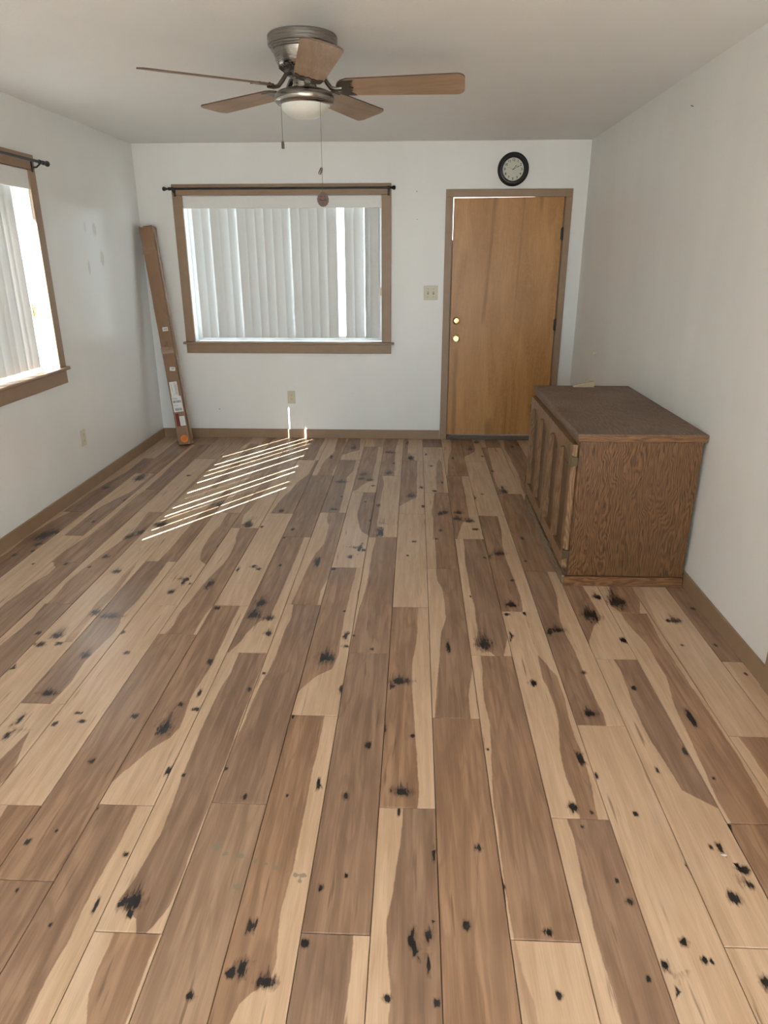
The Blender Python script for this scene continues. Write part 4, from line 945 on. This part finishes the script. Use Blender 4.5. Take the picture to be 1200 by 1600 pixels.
obj('tape', box((bw/2+0.0042, -bd/2+0.02, 0.02), (bw/2+0.0047, bd/2-0.02, blen-0.02)), tape, car, local=True)
for z in (0.80, 1.62): obj('tape', box((-bw/2-0.001, -bd/2-0.0046, z), (bw/2+0.001, -bd/2-0.0042, z+0.05)), tape, car, local=True)
white = plain('white_label_paper', (0.72, 0.72, 0.70), 0.5, vary=0.02); lbl_ink = plain('label_ink', (0.06, 0.06, 0.06), 0.5)
F_ = -bd/2-0.0044
def label(nm, x0, x1, z0, z1, mt=None, off=0.0, tilt=0.0):
    b_ = box((x0, F_-0.0005-off, z0), (x1, F_-off, z1))
    if tilt:
        c_ = Vector(((x0+x1)/2, 0, (z0+z1)/2)); R_ = Matrix.Rotation(tilt, 3, 'Y')
        for v in b_.verts: v.co = R_ @ (v.co-c_)+c_
    return obj(nm, b_, mt or white, car, local=True)
def writing(txt, x, z, size, par, rot=0.0, off=0.0008, mt=None):
    text_mesh('print', txt, size, mt or lbl_ink, par, Matrix.Translation((x, F_-off, z)) @ Matrix.Rotation(rot, 4, 'Y') @ face, 0.0002)
l1 = label('sticker', -0.010, 0.037, 0.985, 1.018); writing('9578', 0.0135, 1.001, 0.015, l1)
l2 = label('sticker', -0.010, 0.038, 0.648, 0.680, tilt=0.16); writing('1026', 0.014, 0.664, 0.015, l2, -0.16)
ms = bmesh.new()
tube(ms, [(-0.022, F_-0.0003, 0.860), (0.000, F_-0.0003, 0.872), (0.012, F_-0.0003, 0.890), (0.008, F_-0.0003, 0.902), (-0.004, F_-0.0003, 0.896), (-0.002, F_-0.0003, 0.880)], 0.0018, 5)
tube(ms, [(0.024, F_-0.0003, 0.852), (0.028, F_-0.0003, 0.836), (0.018, F_-0.0003, 0.830), (0.012, F_-0.0003, 0.842), (0.006, F_-0.0003, 0.822)], 0.0018, 5)
obj('marker_scrawl', ms, lbl_ink, car, local=True)
l3 = label('shipping_label', -0.038, 0.030, 0.422, 0.555); l4 = label('shipping_label', -0.040, 0.046, 0.292, 0.429, off=0.0006)
def small_print(x0, x1, z0, z1, par, off, upright):
    "rows of print too small to read: short dashes of ink"
    q = bmesh.new(); rr = random.Random(int(z0*1000)+int(x0*900)); a, e = (z0, z1) if upright else (x0, x1)
    while a < e:
        n = rr.uniform(0.003, 0.008); b_ = min(a+n, e)
        add_box(q, (x0, F_-off-0.0003, a) if upright else (a, F_-off-0.0003, z0), (x1, F_-off, b_) if upright else (b_, F_-off, z1)); a = b_+rr.uniform(0.0012, 0.003)
    obj('print', q, lbl_ink, par, local=True)
for x, za, zb in ((-0.024, 0.470, 0.540), (-0.012, 0.440, 0.455), (0.003, 0.440, 0.545), (0.009, 0.448, 0.545), (0.015, 0.440, 0.530), (0.021, 0.436, 0.548)): small_print(x, x+0.0024, za, zb, l3, 0.0008, True)
def bars(z0, z1, x0, x1, par, off):
    q = bmesh.new(); x = x0; rr = random.Random(int(z0*1000))
    while x < x1:
        wd = rr.choice((0.001, 0.0015, 0.0025)); add_box(q, (x, F_-off-0.0003, z0), (min(x+wd, x1), F_-off, z1)); x += wd+rr.choice((0.001, 0.0015, 0.002))
    obj('barcode', q, lbl_ink, par, local=True)
bars(0.372, 0.392, -0.034, 0.040, l4, 0.0011); bars(0.303, 0.325, -0.026, 0.036, l4, 0.0011)
small_print(-0.033, 0.004, 0.410, 0.4135, l4, 0.0013, False); small_print(-0.030, 0.012, 0.402, 0.4045, l4, 0.0013, False); small_print(-0.028, 0.004, 0.346, 0.3485, l4, 0.0013, False)
label('sticker', -0.034, -0.004, 0.165, 0.278, plain('dark_red_label', (0.17, 0.012, 0.014), 0.5)); l5 = label('sticker', -0.003, 0.044, 0.168, 0.252, off=0.0002)
label('sticker', 0.018, 0.0195, 0.170, 0.250, plain('grey_print', (0.3, 0.3, 0.3), 0.5), 0.0008)
q = bmesh.new(); prism(q, [(0.008+0.033*math.cos(2*math.pi*i/24), 0.052+0.033*math.sin(2*math.pi*i/24)) for i in range(24)], F_-0.0006, F_, 'Y')
ro = obj('round_sticker', q, plain('orange_sticker', (0.85, 0.24, 0.03), 0.4), car, local=True)
q = bmesh.new()
for i in range(3):
    prism(q, [(-0.008+0.014*i-0.006, 0.034), (-0.008+0.014*i-0.002, 0.034), (-0.008+0.014*i+0.010, 0.071), (-0.008+0.014*i+0.006, 0.071)], F_-0.0009, F_-0.0006, 'Y')
obj('print', q, plain('sticker_print', (0.25, 0.06, 0.01), 0.5), ro, local=True)

# ------------------------------------------------------------------ crumbs on the floor
fx_, fy_ = floor_at(1131, 1337)
ch = prism(bmesh.new(), [(-0.008, 0.002), (0.003, 0.004), (0.009, 0.0), (0.002, -0.003)], 0.0004, 0.0022)
for v in ch.verts: v.co += Vector((fx_, fy_, 0))
tag(obj('paint_chip', ch, M['vinyl'], origin=(fx_, fy_, 0)), 'tiny white paint chip lying on the plank floor', 'paint chip')
